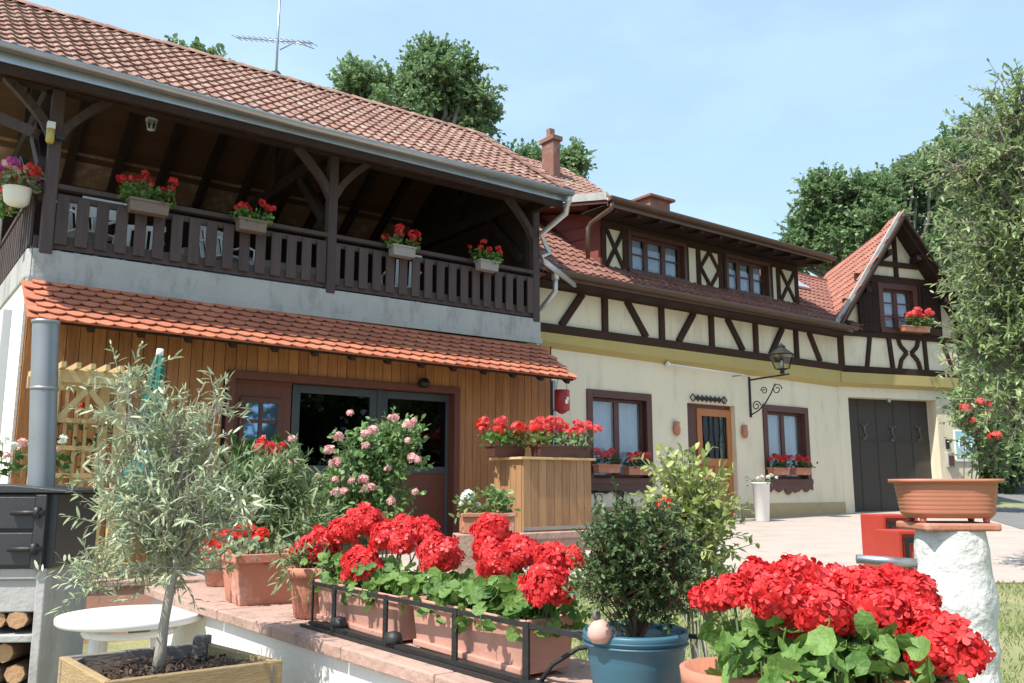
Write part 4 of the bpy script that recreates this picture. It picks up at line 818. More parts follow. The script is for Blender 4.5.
# window boxes, ground floor and gable
def wbox(px, py, L, tt, lab, lab2, m='scar', fr=None, nh=8):
    q = A(px, py, tt); p0 = AW(q.x, tt, q.z)
    flower_trough('window_box', lab, 'flower box', p0, HROT, L, .16, .14, 'terra', 'terracotta window boxes'); small_plant('geranium', lab2, 'potted plant', p0+Vector((0, 0, .12)), D, L, .26, nh, m, (.045, .065), 90, .05, 'gerd', 'geraniums in the window boxes', .14)
wbox(607, 473, .50, .14, 'left terracotta box on the sill of the window beside the wooden planter', 'coral geranium in the left box of the window beside the wooden planter', 'coral', nh=7)
wbox(637, 475, .52, .14, 'right terracotta box on the sill of the window beside the wooden planter', 'wide red geranium in the right box of the window beside the wooden planter', 'coral', nh=10)
wbox(779, 475, .52, .14, 'left terracotta box on the sill of the window between door and garage', 'red geranium in the left box of the window between door and garage', 'red', nh=8)
wbox(801, 475, .50, .14, 'right terracotta box on the sill of the window between door and garage', 'red geranium in the right box of the window between door and garage', 'red', nh=8)
gq = HM @ (GM @ Vector((2.02, -.32, 5.0))); t = flower_trough('window_box', 'terracotta box on the sill of the gable window', 'flower box', gq, math.atan2(D3.y, D3.x), .75, .16, .12, 'terra')
small_plant('geranium', 'salmon pink geranium at the gable window below the roof peak', 'potted plant', gq+Vector((.12, 0, .1)), D3, .75, .42, 13, 'coral', (.06, .09), 110, .06, 'ger')
# scroll stand / boot scraper below window 1
q = A(607, 500, .5); t = thing('plant_stand', 'thin black iron plant stand below the window beside the wooden planter', 'stand', AW(q.x+.05, .5, .8), HROT)
mb = MB(); hz_ = zat(607, 492, q.x, .5)-.8
for sx in (-1, 1): mb.tube([(sx*.1, 0, 0), (sx*.06, 0, hz_*.5), (sx*.3, 0, hz_*.8), (sx*.32, 0, hz_)], .012, 6)
mb.tube([(-.36, 0, hz_), (.36, 0, hz_)], .014, 6); mb.tube([(-.2, -.1, 0), (0, 0, hz_*.3), (.2, -.1, 0)], .012, 6)
for sx in (-1, 1): mb.tube([Vector((sx*.22+.07*math.cos(a_), 0, hz_-.1+.07*math.sin(a_))) for a_ in np.linspace(0, 6, 12)], .008, 5)
mb.build('scroll_frame', 'ironf', t); mb = MB(); mb.box(-.34, .34, -.1, .1, hz_+.012, hz_+.03); mb.build('shelf', 'black', t)
# tall white planter by the door
q = A(763, 526, .5); pb = atz(763, 530, .76); t = thing('tall_planter', 'tall slim white planter standing on the paving right of the front door', 'planter', (pb.x, pb.y, hgt(pb.x, pb.y)))
hp = .60*pb.y/14.7+.02; mb = MB(); mb.lathe([(.11, 0), (.125, .02), (.16, hp), (.175, hp+.01), (.175, hp+.03), (.15, hp+.03), (.14, hp-.06), (0, hp-.06)], (0, 0, 0), 28); mb.build('pot', 'plastic', t)
small_plant('white_petunia', 'little white flowering plant in the tall white planter', 'potted plant', (pb.x, pb.y, hgt(pb.x, pb.y)+hp-.04), D, .26, .2, 8, 'whitep', (.025, .04), 60, .04, 'lav', None, .2)
# sign and meter boxes by the garage
def gthing(name, lab, cat, px, py, t_): q = B(px, py, t_); return thing(name, lab, cat, HM @ (GM @ q), math.atan2(D3.y, D3.x)), q
t, q = gthing('tile_sign', 'square pale blue tile sign with a white round emblem on the wing wall', 'sign', 964, 446, -.01)
mb = MB(); mb.box(-.30, .30, -.03, 0, -.36, .36); mb.build('tile', 'signw', t, .01); mb = MB(); mb.box(-.27, .27, -.036, -.031, -.28, .33); mb.build('glaze', 'ltblue', t)
mb = MB()
for r_, th in ((.19, .018), (.10, .014)): mb.tube([Vector((r_*math.cos(a_), -.04, .03+r_*math.sin(a_))) for a_ in np.linspace(0, 2*math.pi, 25)], th, 5, caps=False)
mb.tube([(-.1, -.04, .03), (0, -.04, .12), (.1, -.04, .03), (0, -.04, -.06), (-.1, -.04, .03)], .012, 5); mb.box(-.2, .2, -.039, -.0365, -.27, -.23); mb.build('emblem', 'signw', t)
t, q = gthing('meter_box', 'small grey and brown meter box low on the garage pillar', 'box', 949, 460, 0); mb = MB(); mb.box(-.10, .10, -.07, 0, -.17, .17); mb.build('case', 'concrete', t, .01); mb = MB(); mb.box(-.075, .075, -.076, -.0705, -.13, .10); mb.build('cover', 'frame', t)
t, q = gthing('bell_plate', 'little dark bell plate above the meter box on the garage pillar', 'bell', 947, 444, 0); mb = MB(); mb.box(-.05, .05, -.03, 0, -.11, .11); mb.build('plate', 'ironf', t, .01); mb = MB(); mb.lathe([(.02, -.01), (.02, .01)], (0, -.035, .05), 10); mb.build('button', 'plastic', t)
# ================================================================ WOODEN PLANTER BOX AT THE END OF THE TERRACE
bt = 2.45; p0, p1 = A(523, 457, bt), A(591, 459, bt); z0, z1 = 1.02, 1.93; bx0, bx1 = p0.x, p1.x; bd = 1.0
t = thing('wooden_planter', 'tall square planter clad with upright light brown boards', 'planter', AW((bx0+bx1)/2, bt-.5, z0), HROT); hw = (bx1-bx0)/2
mb = MB(); n = 9
for k in range(n): a = -hw+2*hw*k/n; mb.box(a+.003, a+2*hw/n-.003, -.5, -.475, 0, z1-z0-.02)
mb.build('front_boards', 'boxw', t, .003); mb = MB()
for k in range(5): a = -.47+.56*k/5; mb.box(-hw-.002, -hw+.022, a+.003, a+.56/5-.003, 0, z1-z0-.02); mb.box(hw-.022, hw+.002, a+.003, a+.56/5-.003, 0, z1-z0-.02)
mb.box(-hw, hw, .0905, .115, 0, z1-z0-.02); mb.build('side_boards', 'boxw', t, .003)
mb = MB(); H_ = z1-z0
mb.box(-hw-.05, hw+.05, -.54, -.44, H_-.03, H_); mb.box(-hw-.05, hw+.05, .06, .15, H_-.03, H_); mb.box(-hw-.05, -hw+.05, -.44, .06, H_-.03, H_); mb.box(hw-.05, hw+.05, -.44, .06, H_-.03, H_); mb.build('top_rim', 'pale', t, .004)
mb = MB(); mb.box(-hw-.01, hw+.01, -.515, -.501, .02, .06); mb.build('base_strip', 'grey', t); mb = MB(); mb.box(-hw+.05, hw-.05, -.44, .07, .2, H_-.06); mb.build('soil', 'soil', t)
t2 = thing('planter_plinth', 'low pinkish stone plinth under the wooden planter', 'plinth', AW((bx0+bx1)/2, bt-.5, .5), HROT); mb = MB(); mb.box(-hw-.12, hw+.05, -.6, .3, 0, z0-.5-.002); mb.build('block', 'cope', t2, .02); mb = MB(); mb.box(-hw-.15, hw+.08, -.64, .34, z0-.58, z0-.501); mb.build('slab', 'cope', t2, .01)
for k, (px, lab, lab2, L, col_) in enumerate([(519, 'brown box at the left end on top of the tall wooden planter', 'coral geranium in the left box on top of the tall wooden planter', .50, ['coral', 'scar']), (563, 'brown box at the right end on top of the tall wooden planter', 'coral and magenta geranium in the right box on the tall wooden planter', .85, ['coral', 'scar', 'coral', 'coral', 'coral', 'coral', 'magenta'])]):
    q = A(px, 458, bt-.08); p = AW(q.x, bt-.12 if k else bt-.36, z1+.002)
    flower_trough('planter_box', lab, 'flower box', p, HROT, L, .2, .15, 'frame'); small_plant('geranium', lab2, 'potted plant', p+Vector((0, 0, .12)), D, L*1.15, .36, [16, 26][k], 'coral', (.05, .075), 230, .05, 'ger', 'geraniums on the wooden planter', .2, col_)
# ================================================================ FOREGROUND: coping wall, frame K: x along OUT (towards camera), y towards the garden
A0 = Vector((-1.66, 4.3, 0)); KROT = math.atan2(OUT.y, OUT.x); KM = Matrix.Translation(A0) @ Matrix.Rotation(KROT, 4, 'Z')
def KP(x, y, z): return KM @ Vector((x, y, z))
CZ = 1.0; k0, k1 = -1.15, 5.2
def skew(x): return .22+.045*max(-.5, min(x, 2.2))                        # the front edge drifts slightly
t = thing('garden_wall', 'low white rendered wall with pink stone coping that carries the flower troughs', 'wall', KM.translation, KROT)
mb = MB(); xs_ = [k0+.05, 0, 2, 3.4, k1]
vs = []
for x in xs_: vs += [(x, skew(x)+.04, -.2), (x, .80, -.2), (x, .80, CZ-.052), (x, skew(x)+.04, CZ-.052)]
mb.add(vs, [(4*i+a_, 4*i+b_, 4*i+4+b_, 4*i+4+a_) for i in range(len(xs_)-1) for a_, b_ in ((0, 1), (1, 2), (2, 3), (3, 0))]+[(0, 1, 2, 3), tuple(range(len(vs)-4, len(vs)))[::-1]], .4); mb.build('wall_body', 'white', t)
x = k0
while x < k1-.1:
    x2 = min(x+.62, k1); mb = MB(); dz = random.uniform(-.002, .002); a_, b_ = x+.003, x2-.003
    mb.add([(a_, skew(a_), CZ-.05), (b_, skew(b_), CZ-.05), (b_, .86, CZ-.05), (a_, .86, CZ-.05), (a_, skew(a_), CZ+dz), (b_, skew(b_), CZ+dz), (b_, .86, CZ+dz), (a_, .86, CZ+dz)], [(3, 2, 1, 0), (4, 5, 6, 7), (0, 1, 5, 4), (1, 2, 6, 5), (2, 3, 7, 6), (3, 0, 4, 7)])
    mb.build('coping_slab', 'cope', t, .006); x = x2
# iron rail in front of the troughs
t = thing('planter_rail', 'low black iron rail with flat uprights and scrolled end guarding the flower troughs', 'railing', KP(0, 0, CZ), KROT)
yl = .40; mb = MB(); mb.bar((.80, yl, .012), (3.0, yl+.08, .012), .035, .014); mb.bar((.80, yl-.05, .006), (3.0, yl+.03, .006), .012, .012); mb.bar((.80, yl, .175), (2.62, yl+.06, .175), .012, .014); mb.build('flat_bar', 'ironf', t)
for x in (.80, 1.0, 1.42, 1.88, 2.26):
    mb = MB(); y = yl+.03*(x-.8); mb.bar((x, y, 0), (x, y, .185), .010 if x < 1 else .028, .008, (0, 1, 0)); mb.build('upright', 'ironf', t)
mb = MB()
mb.tube([(2.26, yl+.05, .17), (2.38, yl+.12, .165), (2.56, yl+.22, .18), (2.75, yl+.3, .18)], .007, 6); mb.tube([(2.30, yl+.05, .0), (2.34, yl+.08, .07), (2.40, yl+.13, .12), (2.5, yl+.2, .145), (2.6, yl+.25, .15)], .008, 6)
c_ = Vector((2.50, yl+.16, .065)); mb.tube([c_+Vector((.8, .6, 0))*(.055*(1-.7*i/22))*math.cos(i*.36)+Vector((0, 0, 1))*(.055*(1-.7*i/22))*math.sin(i*.36) for i in range(23)], .008, 6); mb.build('scroll', 'ironf', t)
for x in (.98, 1.44):                               # dark lumps of the clamps
    mb = MB(); mb.lathe([(.0, 0), (.028, .01), (.034, .03), (.026, .055), (0, .062)], (x+.04, yl+.02, .0), 12, sx=1.2); mb.build('clamp', 'black', t)
# troughs
TH = .165
tr = [(1.075, .56, .74, 'left pink terracotta trough on the coping behind the iron rail', 'trough'), (1.855, .585, .70, 'right pink terracotta trough on the coping behind the iron rail', 'trough')]
for x, y, L, lab, m in tr:
    o = flower_trough('flower_trough', lab, 'flower box', KP(x, y, CZ+.012), KROT, L, .205, TH, 'trough', 'pink terracotta troughs on the wall', .008, .86)
    mb = MB(); mb.box(-L/2+.02, L/2-.02, -.108, -.07, 0, .022, .3); mb.build('foot', 'trough', o, .004)
# pots at the far end of the wall
sp_ = KP(-.08, .50, CZ); o = flower_trough('square_pot', 'square terracotta pot with limewashed streaks on the coping left of the round pot', 'flower pot', sp_, KROT-.1, .36, .34, .25, 'terra', None, .012, .82)
rp_ = KP(.58, .50, CZ); t = thing('round_pot', 'small round terracotta pot with a thick rim between the square pot and the troughs', 'flower pot', rp_)
mb = MB(); mb.lathe([(.075, 0), (.085, .01), (.108, .17), (.108, .175), (.124, .178), (.127, .222), (.115, .226), (.105, .21), (.10, .19), (.0, .188)], (0, 0, 0), 32); mb.build('pot', 'terra', t); mb = MB(); mb.lathe([(.0, .192), (.1, .195)], (0, 0, 0), 16); mb.build('soil', 'soil', t)
bp_ = KP(-.92, .60, CZ); t = thing('round_pot', 'plain terracotta pot half hidden behind the olive leaves at the far end of the wall', 'flower pot', bp_)
mb = MB(); mb.lathe([(.10, 0), (.11, .01), (.14, .2), (.15, .2), (.155, .24), (.14, .24), (.13, .2), (0, .2)], (0, 0, 0), 28); mb.build('pot', 'terra', t)
# ---- big geraniums: heads given in the photo's pixels at the depth of their trough
def big_geranium(label, base, box_c, box_d, L, Wd, heads, depth_y, m, nl, ls=.07, lm='ger', dens=1.0, zr=(.0, .16), group='big red geraniums'):
    """heads: (px,py,radius px, dy); each placed on the vertical plane of the trough, dy metres behind it"""
    t = thing('geranium', label, 'potted plant', base, 0, group); b = np.array(base); al = np.array(box_d, float); sdv = np.array((-al[1], al[0], 0)); c = np.array(box_c)-b
    u = RG.uniform(-L/2, L/2, nl)*1.08; v = RG.normal(size=nl)*Wd*.55; z = zr[0]+(zr[1]-zr[0])*RG.random(nl)-np.abs(v)*.18
    P = c+al*u[:, None]+sdv*v[:, None]; P[:, 2] += z
    nr = rdir(nl, .6)+sdn*.5+np.array((-.15, -.45, 0)); leaves('foliage', lm, t, P, rdir(nl, -.1), nr, ls*(.6+.7*RG.random(nl)), ls*(.6+.7*RG.random(nl)), T_ROUND)
    n2 = nl//3; P2 = c+al*RG.uniform(-L/2, L/2, n2)[:, None]+sdv*RG.normal(size=n2)[:, None]*Wd*.4; mb = MB()
    for q in P2: mb.tube([q*[1, 1, 0]+[0, 0, c[2]-.03], q+[0, 0, zr[1]*.5*random.random()]], .0025, 4, caps=False)
    for (px, py, rpx, dy) in heads:
        y = depth_y(px)+dy; p = atY(px, py+(9 if px > 690 else 3), y); r = rpx/FPX*y*.88; pp = np.array(p)-b
        root = c+al*np.dot(pp-c, al)*.8; root[2] = c[2]
        mb.tube([root, (root*.4+pp*.6)+np.array((0, 0, -.01)), pp], .0032, 5, caps=False)
        n = int(400*dens*(r/.075)**1.1)
        flower_ball('flower_head', t, pp, r, m, n, (.019/r)+.01, .92)
        k = int(18); d = rdir(k, -.2); leaves('buds', 'gerd', t, pp+d*r*.5*np.array((1, 1, .6)), rdir(k), rdir(k), .02, .012, T_OVAL)
    mb.build('stalks', 'stem', t); return t
def trY(y): 
    """depth at a pixel column of the vertical plane K.y = y"""
    def f(px): Pk = KP(0, y, 0); r = ray(px, 560); k = (Pk-CP).dot(D)/r.dot(D); return (r*k).y
    return f
c1 = KP(1.075, .56, CZ+TH); c2 = KP(1.855, .585, CZ+TH)
big_geranium('dense red geranium in the left trough, its blooms in a low ridge beside the rose', c1, c1, OUT, .72, .13,
 [(321, 547, 22, 0), (305, 548, 14, .12), (364, 521, 20, .12), (362, 564, 22, -.12), (343, 530, 16, .14), (388, 536, 19, .05), (407, 530, 19, .14), (402, 541, 13, 0), (424, 529, 15, .2)], trY(.56), 'red', 300, .052, zr=(-.01, .11))
big_geranium('dense red geranium in the right trough, ending in a deep red bloom over its corner', c2, c2, OUT, .72, .13,
 [(440, 552, 23, 0), (492, 530, 20, .2), (520, 551, 20, .12), (499, 560, 22, .02), (551, 556, 17, .12), (573, 556, 11, .2), (546, 585, 25, -.08), (487, 548, 14, .1)], trY(.58), 'red', 360, .055, zr=(-.01, .12))
# loose scarlet plant in the square pot
b_ = KP(-.08, .50, CZ+.22); t = big_geranium('loose scarlet geranium with ragged blooms in the square pot', b_, b_, OUT, .34, .3, [(206, 542, 8, 0), (216, 537, 9, 0), (228, 533, 8, 0), (222, 545, 8, 0), (238, 530, 7, 0), (248, 528, 8, 0), (258, 538, 6, 0), (262, 532, 6, .1)], trY(.5), 'scar', 150, .038, 'lav', .5, (0, .11), None)
b_ = KP(.58, .50, CZ+.2); t = thing('herb_plant', 'narrow-leaved grey green herb sprawling over the small round pot', 'potted plant', b_); plant_cloud(t, b_, [(b_+Vector((-.02, 0, .04)), (.13, .13, .06), 1)], 46, .10, 8, .055, .011, T_LANCE, 'lav', .1, .0015, 'stem', .5, .2, limbs=False)
# ---- right geranium group on the coping
gp = KP(3.30, .50, CZ); d_ = OUT
RW = 1.95
o = thing('terracotta_pot', 'round terracotta pot at the bottom edge under the left part of the large red geraniums', 'flower pot', (atY(738, 683, RW).x, RW, CZ))
mb = MB(); mb.lathe([(.075, 0), (.085, .01), (.105, .17), (.118, .172), (.122, .212), (.11, .214), (.10, .19), (0, .19)], (0, 0, 0), 32); mb.build('pot', 'terra', o); potA = Vector(o.location)
o = dup(o, (atY(830, 683, RW-.05).x, RW-.05, CZ-.005), 1, 'round terracotta pot at the bottom edge under the middle of the large red geraniums', None); potB = Vector(o.location)
o = dup(o, (atY(900, 683, RW+.02).x, RW+.02, CZ-.01), 2, 'round terracotta pot at the bottom edge under the right part of the large red geraniums', None); potC = Vector(o.location)
f_ = lambda px: RW
big_geranium('vivid red geranium leaning out at the left of the large bottom right group', potA+Vector((0, 0, .2)), potA+Vector((.04, 0, .2)), (1, 0, 0), .16, .18, [(716, 588, 15, .1), (733, 584, 16, .05), (757, 572, 20, .12), (776, 590, 26, -.03), (700, 590, 8, .15)], f_, 'red', 120, .050, zr=(-.03, .10))
big_geranium('tall red geranium forming the crest of the large bottom right group', potB+Vector((0, 0, .2)), potB+Vector((0, 0, .22)), (1, 0, 0), .24, .18, [(800, 573, 26, .1), (821, 605, 32, -.05), (795, 612, 24, 0), (838, 577, 20, .15), (850, 612, 22, .05)], f_, 'red', 150, .052, zr=(-.03, .105))
big_geranium('broad red geranium with one low round bloom, rightmost of the bottom right group', potC+Vector((0, 0, .2)), potC+Vector((-.02, 0, .21)), (1, 0, 0), .20, .15, [(863, 583, 24, .1), (882, 604, 27, 0), (912, 588, 24, .1), (916, 612, 24, .02), (943, 642, 39, -.12), (890, 575, 17, .2)], f_, 'red', 150, .052, zr=(-.03, .105))
# ---- blue pot with dark shrub and ornament
bpz = CZ+.002; q = atY(635, 632, 2.44); bl = Vector((q.x, 2.44, bpz)); hB = q.z-bpz; rB = 50.5/FPX*2.44
t = thing('blue_pot', 'large blue plastic pot with a rolled rim right of the iron scroll', 'flower pot', bl)
mb = MB(); mb.lathe([(rB*.72, 0), (rB*.75, .008), (rB*.88, hB*.62), (rB*.90, hB*.66), (rB*.90, hB*.80), (rB*.93, hB*.83), (rB*.98, hB*.94), (rB*1.0, hB), (rB*.97, hB+.008), (rB*.92, hB), (rB*.87, hB*.8), (0, hB*.8)], (0, 0, 0), 48); mb.build('pot', 'blue', t)
mb = MB()
for k in (.875, .94): mb.lathe([(rB*.955, hB*k-.004), (rB*1.012, hB*k), (rB*.955, hB*k+.004)], (0, 0, 0), 48)
mb.build('rim', 'blue', t)
mb = MB(); mb.lathe([(0, hB*.86), (rB*.5, hB*.84), (rB*.875, hB*.81)], (0, 0, 0), 24); mb.build('soil', 'soil', t)
b_ = bl+Vector((0, 0, hB*.85)); t = thing('myrtle_bush', 'dark fine-leaved bush filling the blue pot', 'shrub', b_)
def AY(px, py, y): return atY(px, py, y)
plant_cloud(t, b_, [(AY(640, 560, 2.44), (.14, .13, .10), 3), (AY(615, 590, 2.40), (.08, .10, .08), 1), (AY(668, 590, 2.42), (.08, .10, .08), 1.2), (AY(635, 530, 2.46), (.08, .08, .06), 1), (AY(660, 545, 2.46), (.08, .08, .06), 1), (AY(610, 550, 2.42), (.06, .08, .06), .7)], 700, .075, 13, .017, .008, T_OVAL, 'myrt', .45, .0012, 'bark' if 'bark' in M else 'trunk', 0, .05, limb_r=.006)
t = thing('bird_ornament', 'small round pink stone bird with grey head perched on the blue pot rim', 'ornament', AY(600, 632, 2.34)); t.location.z = bl.z+hB*.93; t.scale = (.85, .85, .95)
mb = MB(); mb.lathe([(0, 0), (.022, .004), (.034, .022), (.032, .042), (.018, .060), (.009, .066)], (0, 0, 0), 20, sx=1.15, sy=.95); mb.build('body', mat('pink_stone', (.60, .36, .30), (.50, .30, .26), .6, 20), t)
mb = MB(); mb.lathe([(0, 0), (.011, .004), (.014, .014), (.010, .024), (0, .027)], (-.010, 0, .062), 14); mb.lathe([(.004, 0), (.0, .016)], (-.024, 0, .074), 6); mb.build('head', mat('grey_stone', (.16, .13, .12), (.10, .09, .08), .6, 20), t)
# variegated shrub behind, growing from the garden
b_ = Vector((AY(702, 600, 3.3).x, 3.3, hgt(0, 3.3))); t = thing('variegated_bush', 'tall loose yellow-green shrub growing in the garden behind the blue pot', 'shrub', b_)
plant_cloud(t, b_, [(AY(686, 540, 3.3), (.12, .14, .13), 3), (AY(690, 505, 3.3), (.09, .12, .10), 1.3), (AY(676, 488, 3.32), (.05, .06, .05), .35), (AY(700, 515, 3.3), (.06, .08, .07), .7), (AY(695, 590, 3.3), (.12, .14, .13), 1.3)], 330, .13, 9, .034, .016, T_OVAL, 'varie', .55, .0022, 'oliveb', 0, .1, limb_r=.009)
for px, py, m, lab in ((664, 505, 'red', 'single small red flower showing through the top of the yellow-green shrub'),):
    p = AY(px, py, 3.05); t = thing('stray_flower', lab, 'flower', (p.x, p.y, hgt(0, p.y))); zz = p.z-t.location.z
    mb = MB(); mb.tube([(0, 0, 0), (.02, 0, zz*.5), (0, 0, zz)], .004, 5); mb.build('stalk', 'stem', t); flower_ball('flower_head', t, (0, 0, zz), .026, 'scar', 40, .4)
# ---- post with bowl
pb = Vector((AY(955, 600, 3.6).x, 3.6, hgt(1.7, 3.6)-.1)); zt = AY(952, 531, 3.6).z; hP = zt-pb.z
t = thing('white_post', 'rough whitewashed round pillar topped with a terracotta slab', 'pillar', pb)
prof = []; n = 40
for i in range(n+1):
    f = i/n; z = f*hP; r = .186-.052*f-.010*math.exp(-((f-.62)/.03)**2)+.006*math.sin(f*17)+.004*math.sin(f*41); prof.append((r, z))
prof += [(.13, hP+.004)]
mb = MB(); mb.lathe(prof, (0, 0, 0), 40); o = mb.build('pillar_body', 'postm', t)
for v in o.data.vertices: 
    a_ = math.atan2(v.co.y, v.co.x); k = 1+.018*math.sin(3*a_+v.co.z*7)+.012*math.sin(7*a_-v.co.z*13)+random.uniform(-.006, .006); v.co.x *= k; v.co.y *= k
mb = MB(); w_ = 41/FPX*3.6
mb.prism([(-w_*.9, -.13, hP+.005), (w_*.85, -.13, hP+.005), (w_*.9, .15, hP+.005), (-w_*.9, .15, hP+.005)], (0, 0, .03)); mb.build('slab', 'terra', t, .008)
mb = MB(); mb.tube([(-.1, .02, hP-.13), (-.36, .06, hP-.115)], .018, 12); mb.build('rail_stub', 'zinc', t)
zb = pb.z+hP+.036
t = thing('planting_bowl', 'wide empty terracotta-coloured oblong planter with ribbed sides on top of the white pillar', 'planter', (AY(946, 500, 3.6).x, 3.6, zb), -.12)
hb_ = AY(947, 479, 3.6).z-zb; rb_ = 46.5/FPX*3.6; prof = [(rb_*.80, .018), (rb_*.86, .03)]
for i in range(7): z = .035+i*(hb_-.055)/7; prof += [(rb_*(.88+.012*i), z), (rb_*(.895+.012*i), z+.006), (rb_*(.885+.012*i), z+.013)]
prof += [(rb_*.97, hb_-.016), (rb_*1.07, hb_-.014), (rb_*1.08, hb_), (rb_*1.0, hb_), (rb_*.95, hb_-.02), (rb_*.85, .04), (0, .035)]
mb = MB(); mb.lathe(prof, (0, 0, 0), 56, sy=.72, sq=3.2); mb.build('bowl', 'bowl', t)
for sx in (-1, 1):
    for sy in (-1, 1): mb = MB(); mb.lathe([(.012, 0), (.014, .02)], (sx*rb_*.62, sy*rb_*.4, 0), 10); mb.build('foot', 'bowl', t)
# ---- red slatted folding things behind the pillar
for k, (px0, px1, pyt, Y, lab) in enumerate([(880, 918, 515, 8.9, 'taller red wooden crate with black corner straps, standing at the left behind the pillar'), (896, 928, 531, 8.3, 'shorter red wooden crate with black corner straps, in front of the taller one')]):
    a_, b_ = atY(px0, pyt, Y), atY(px1, pyt, Y); z0 = hgt(0, Y); h = a_.z-z0; w_ = b_.x-a_.x
    t = thing('red_crate', lab, 'crate', ((a_.x+b_.x)/2, Y, z0), .15, 'red crates behind the pillar')
    mb = MB(); mb.box(-w_/2, w_/2, -.0, .4, .03, h, .3); mb.build('box', 'redm', t, .01)
    mb = MB(); mb.box(-w_/2, -w_/2+.03, -.02, -.001, .03, h); mb.box(w_/2-.03, w_/2, -.02, -.001, .03, h); mb.box(-w_/2+.03, w_/2-.03, -.02, -.001, h-.03, h); mb.bar((-w_/2+.1, -.008, h*.15), (w_/2-.05, -.008, h*.62), .04, .014); mb.build('frame', 'redm', t, .003)
    mb = MB()
    mb.box(-w_/2+.05, -w_/2+.09, -.03, -.021, h*.45, h-.06); mb.box(-w_/2+.09, w_/2-.12, -.03, -.021, h-.11, h-.06); mb.build('strap', 'black', t)
    mb = MB()
    for sx in (-1, 1):
        for yy in (.04, .36): mb.box(sx*(w_/2-.04)-.02, sx*(w_/2-.04)+.02, yy-.02, yy+.02, 0, .03)
    mb.build('feet', 'black', t)
# ================================================================ TERRACE: olive in its box, table, oven
t0 = MB(); 
patch('terrace', [(-9, -3, 0), (3.5, -3, 0), (-1.3, 3.72, 0), (-9, 7.5, 0)], 10, 10, 'terrace', .03)
OZ = .95; P_ = [atz(59, 656, OZ), atz(104, 682, OZ), atz(283, 660, OZ), atz(207, 641, OZ)]; ctr = sum(P_, Vector())/4; ctr.z = .06
t = thing('olive_box', 'square raised box of weathered yellowish boards holding the olive tree', 'planter', ctr)
zz = OZ-ctr.z; Q = [p-Vector((ctr.x, ctr.y, OZ)) for p in P_]; Q = [Vector((q.x, q.y, 0)) for q in Q]; th = .032
nm = ['board_left', 'board_front', 'board_right', 'board_back']
for i in range(4):
    a_, b_ = Q[i], Q[(i+1) % 4]; d = (b_-a_).normalized(); inn = Vector((-d.y, d.x, 0)); 
    if inn.dot(-a_) < 0: inn = -inn
    mb = MB()
    for j in range(4): z0, z1 = j*zz/4+.004, (j+1)*zz/4-.002; mb.prism([a_+Vector((0, 0, z0)), b_+Vector((0, 0, z0)), b_+inn*th+Vector((0, 0, z0))-d*th, a_+inn*th+Vector((0, 0, z0))+d*th], (0, 0, z1-z0))
    mb.build('side_board', 'gboard' if i == 3 else 'ybox', t, .004)
for i in range(4):
    q = Q[i]*.87; mb = MB(); mb.box(q.x-.03, q.x+.03, q.y-.03, q.y+.03, 0, zz-.01 if i != 3 else zz+.03); mb.build('corner_post', 'terra' if i == 1 else 'gboard', t, .004)
mb = MB(); n = 14; vs = []
for j in range(n+1):
    for i in range(n+1):
        u, v = i/n, j/n; p = ((Q[0]*(1-u)+Q[1]*u)*(1-v)+(Q[3]*(1-u)+Q[2]*u)*v)*.93; vs.append((p.x, p.y, zz-.045+random.uniform(-.014, .014)+.02*math.sin(u*7)*math.sin(v*5)))
mb.add(vs, [(j*(n+1)+i, j*(n+1)+i+1, (j+1)*(n+1)+i+1, (j+1)*(n+1)+i) for j in range(n) for i in range(n)], .5); mb.build('soil', 'soil', t)
k = 260; c_ = np.array([[RG.uniform(-.22, .22), RG.uniform(-.22, .22), zz-.035] for _ in range(k)]); mulch = mat('bark_mulch', (.16, .09, .06), (.07, .04, .03), .95, 20); leaves('mulch', mulch, t, c_, rdir(k), rdir(k, 2), .03, .016, T_QUAD)
tb = atz(158, 668, OZ-.03); tb = Vector(tb); t = thing('olive_tree', 'young olive tree with silvery narrow leaves rising from the wooden box', 'tree', tb); OY = tb.y
mb = MB(); tp = [(0, 0, -.03), (.006, 0, .06), (.012, 0, .16), (.03, 0, .30), (.05, .01, .42), (.04, .02, .6), (.02, .02, .85)]; mb.tube(tp, [.026, .021, .018, .017, .016, .012, .007], 12); mb.build('trunk', 'oliveb', t)
tt_ = Vector(tb)+Vector((.045, .01, .38)); O = lambda px, py, dy=0: AY(px, py, OY+dy)
plant_cloud(t, tb, [(O(180, 500), (.17, .2, .17), 3.5), (O(125, 525), (.13, .15, .11), 1.6), (O(180, 440), (.10, .12, .14), 1.5), (O(140, 420), (.10, .11, .10), .9), (O(125, 385), (.04, .05, .05), .25), (O(225, 515), (.09, .12, .09), 1.0), (O(175, 560), (.13, .13, .09), 1.2), (O(95, 580), (.11, .09, .05), .6), (O(215, 405), (.04, .05, .05), .25), (O(110, 470), (.08, .1, .09), .6)], 400, .14, 15, .042, .0082, T_LANCE, 'olive', .35, .0016, 'oliveb', .05, .08, limb_r=.008, trunk_top=tt_)
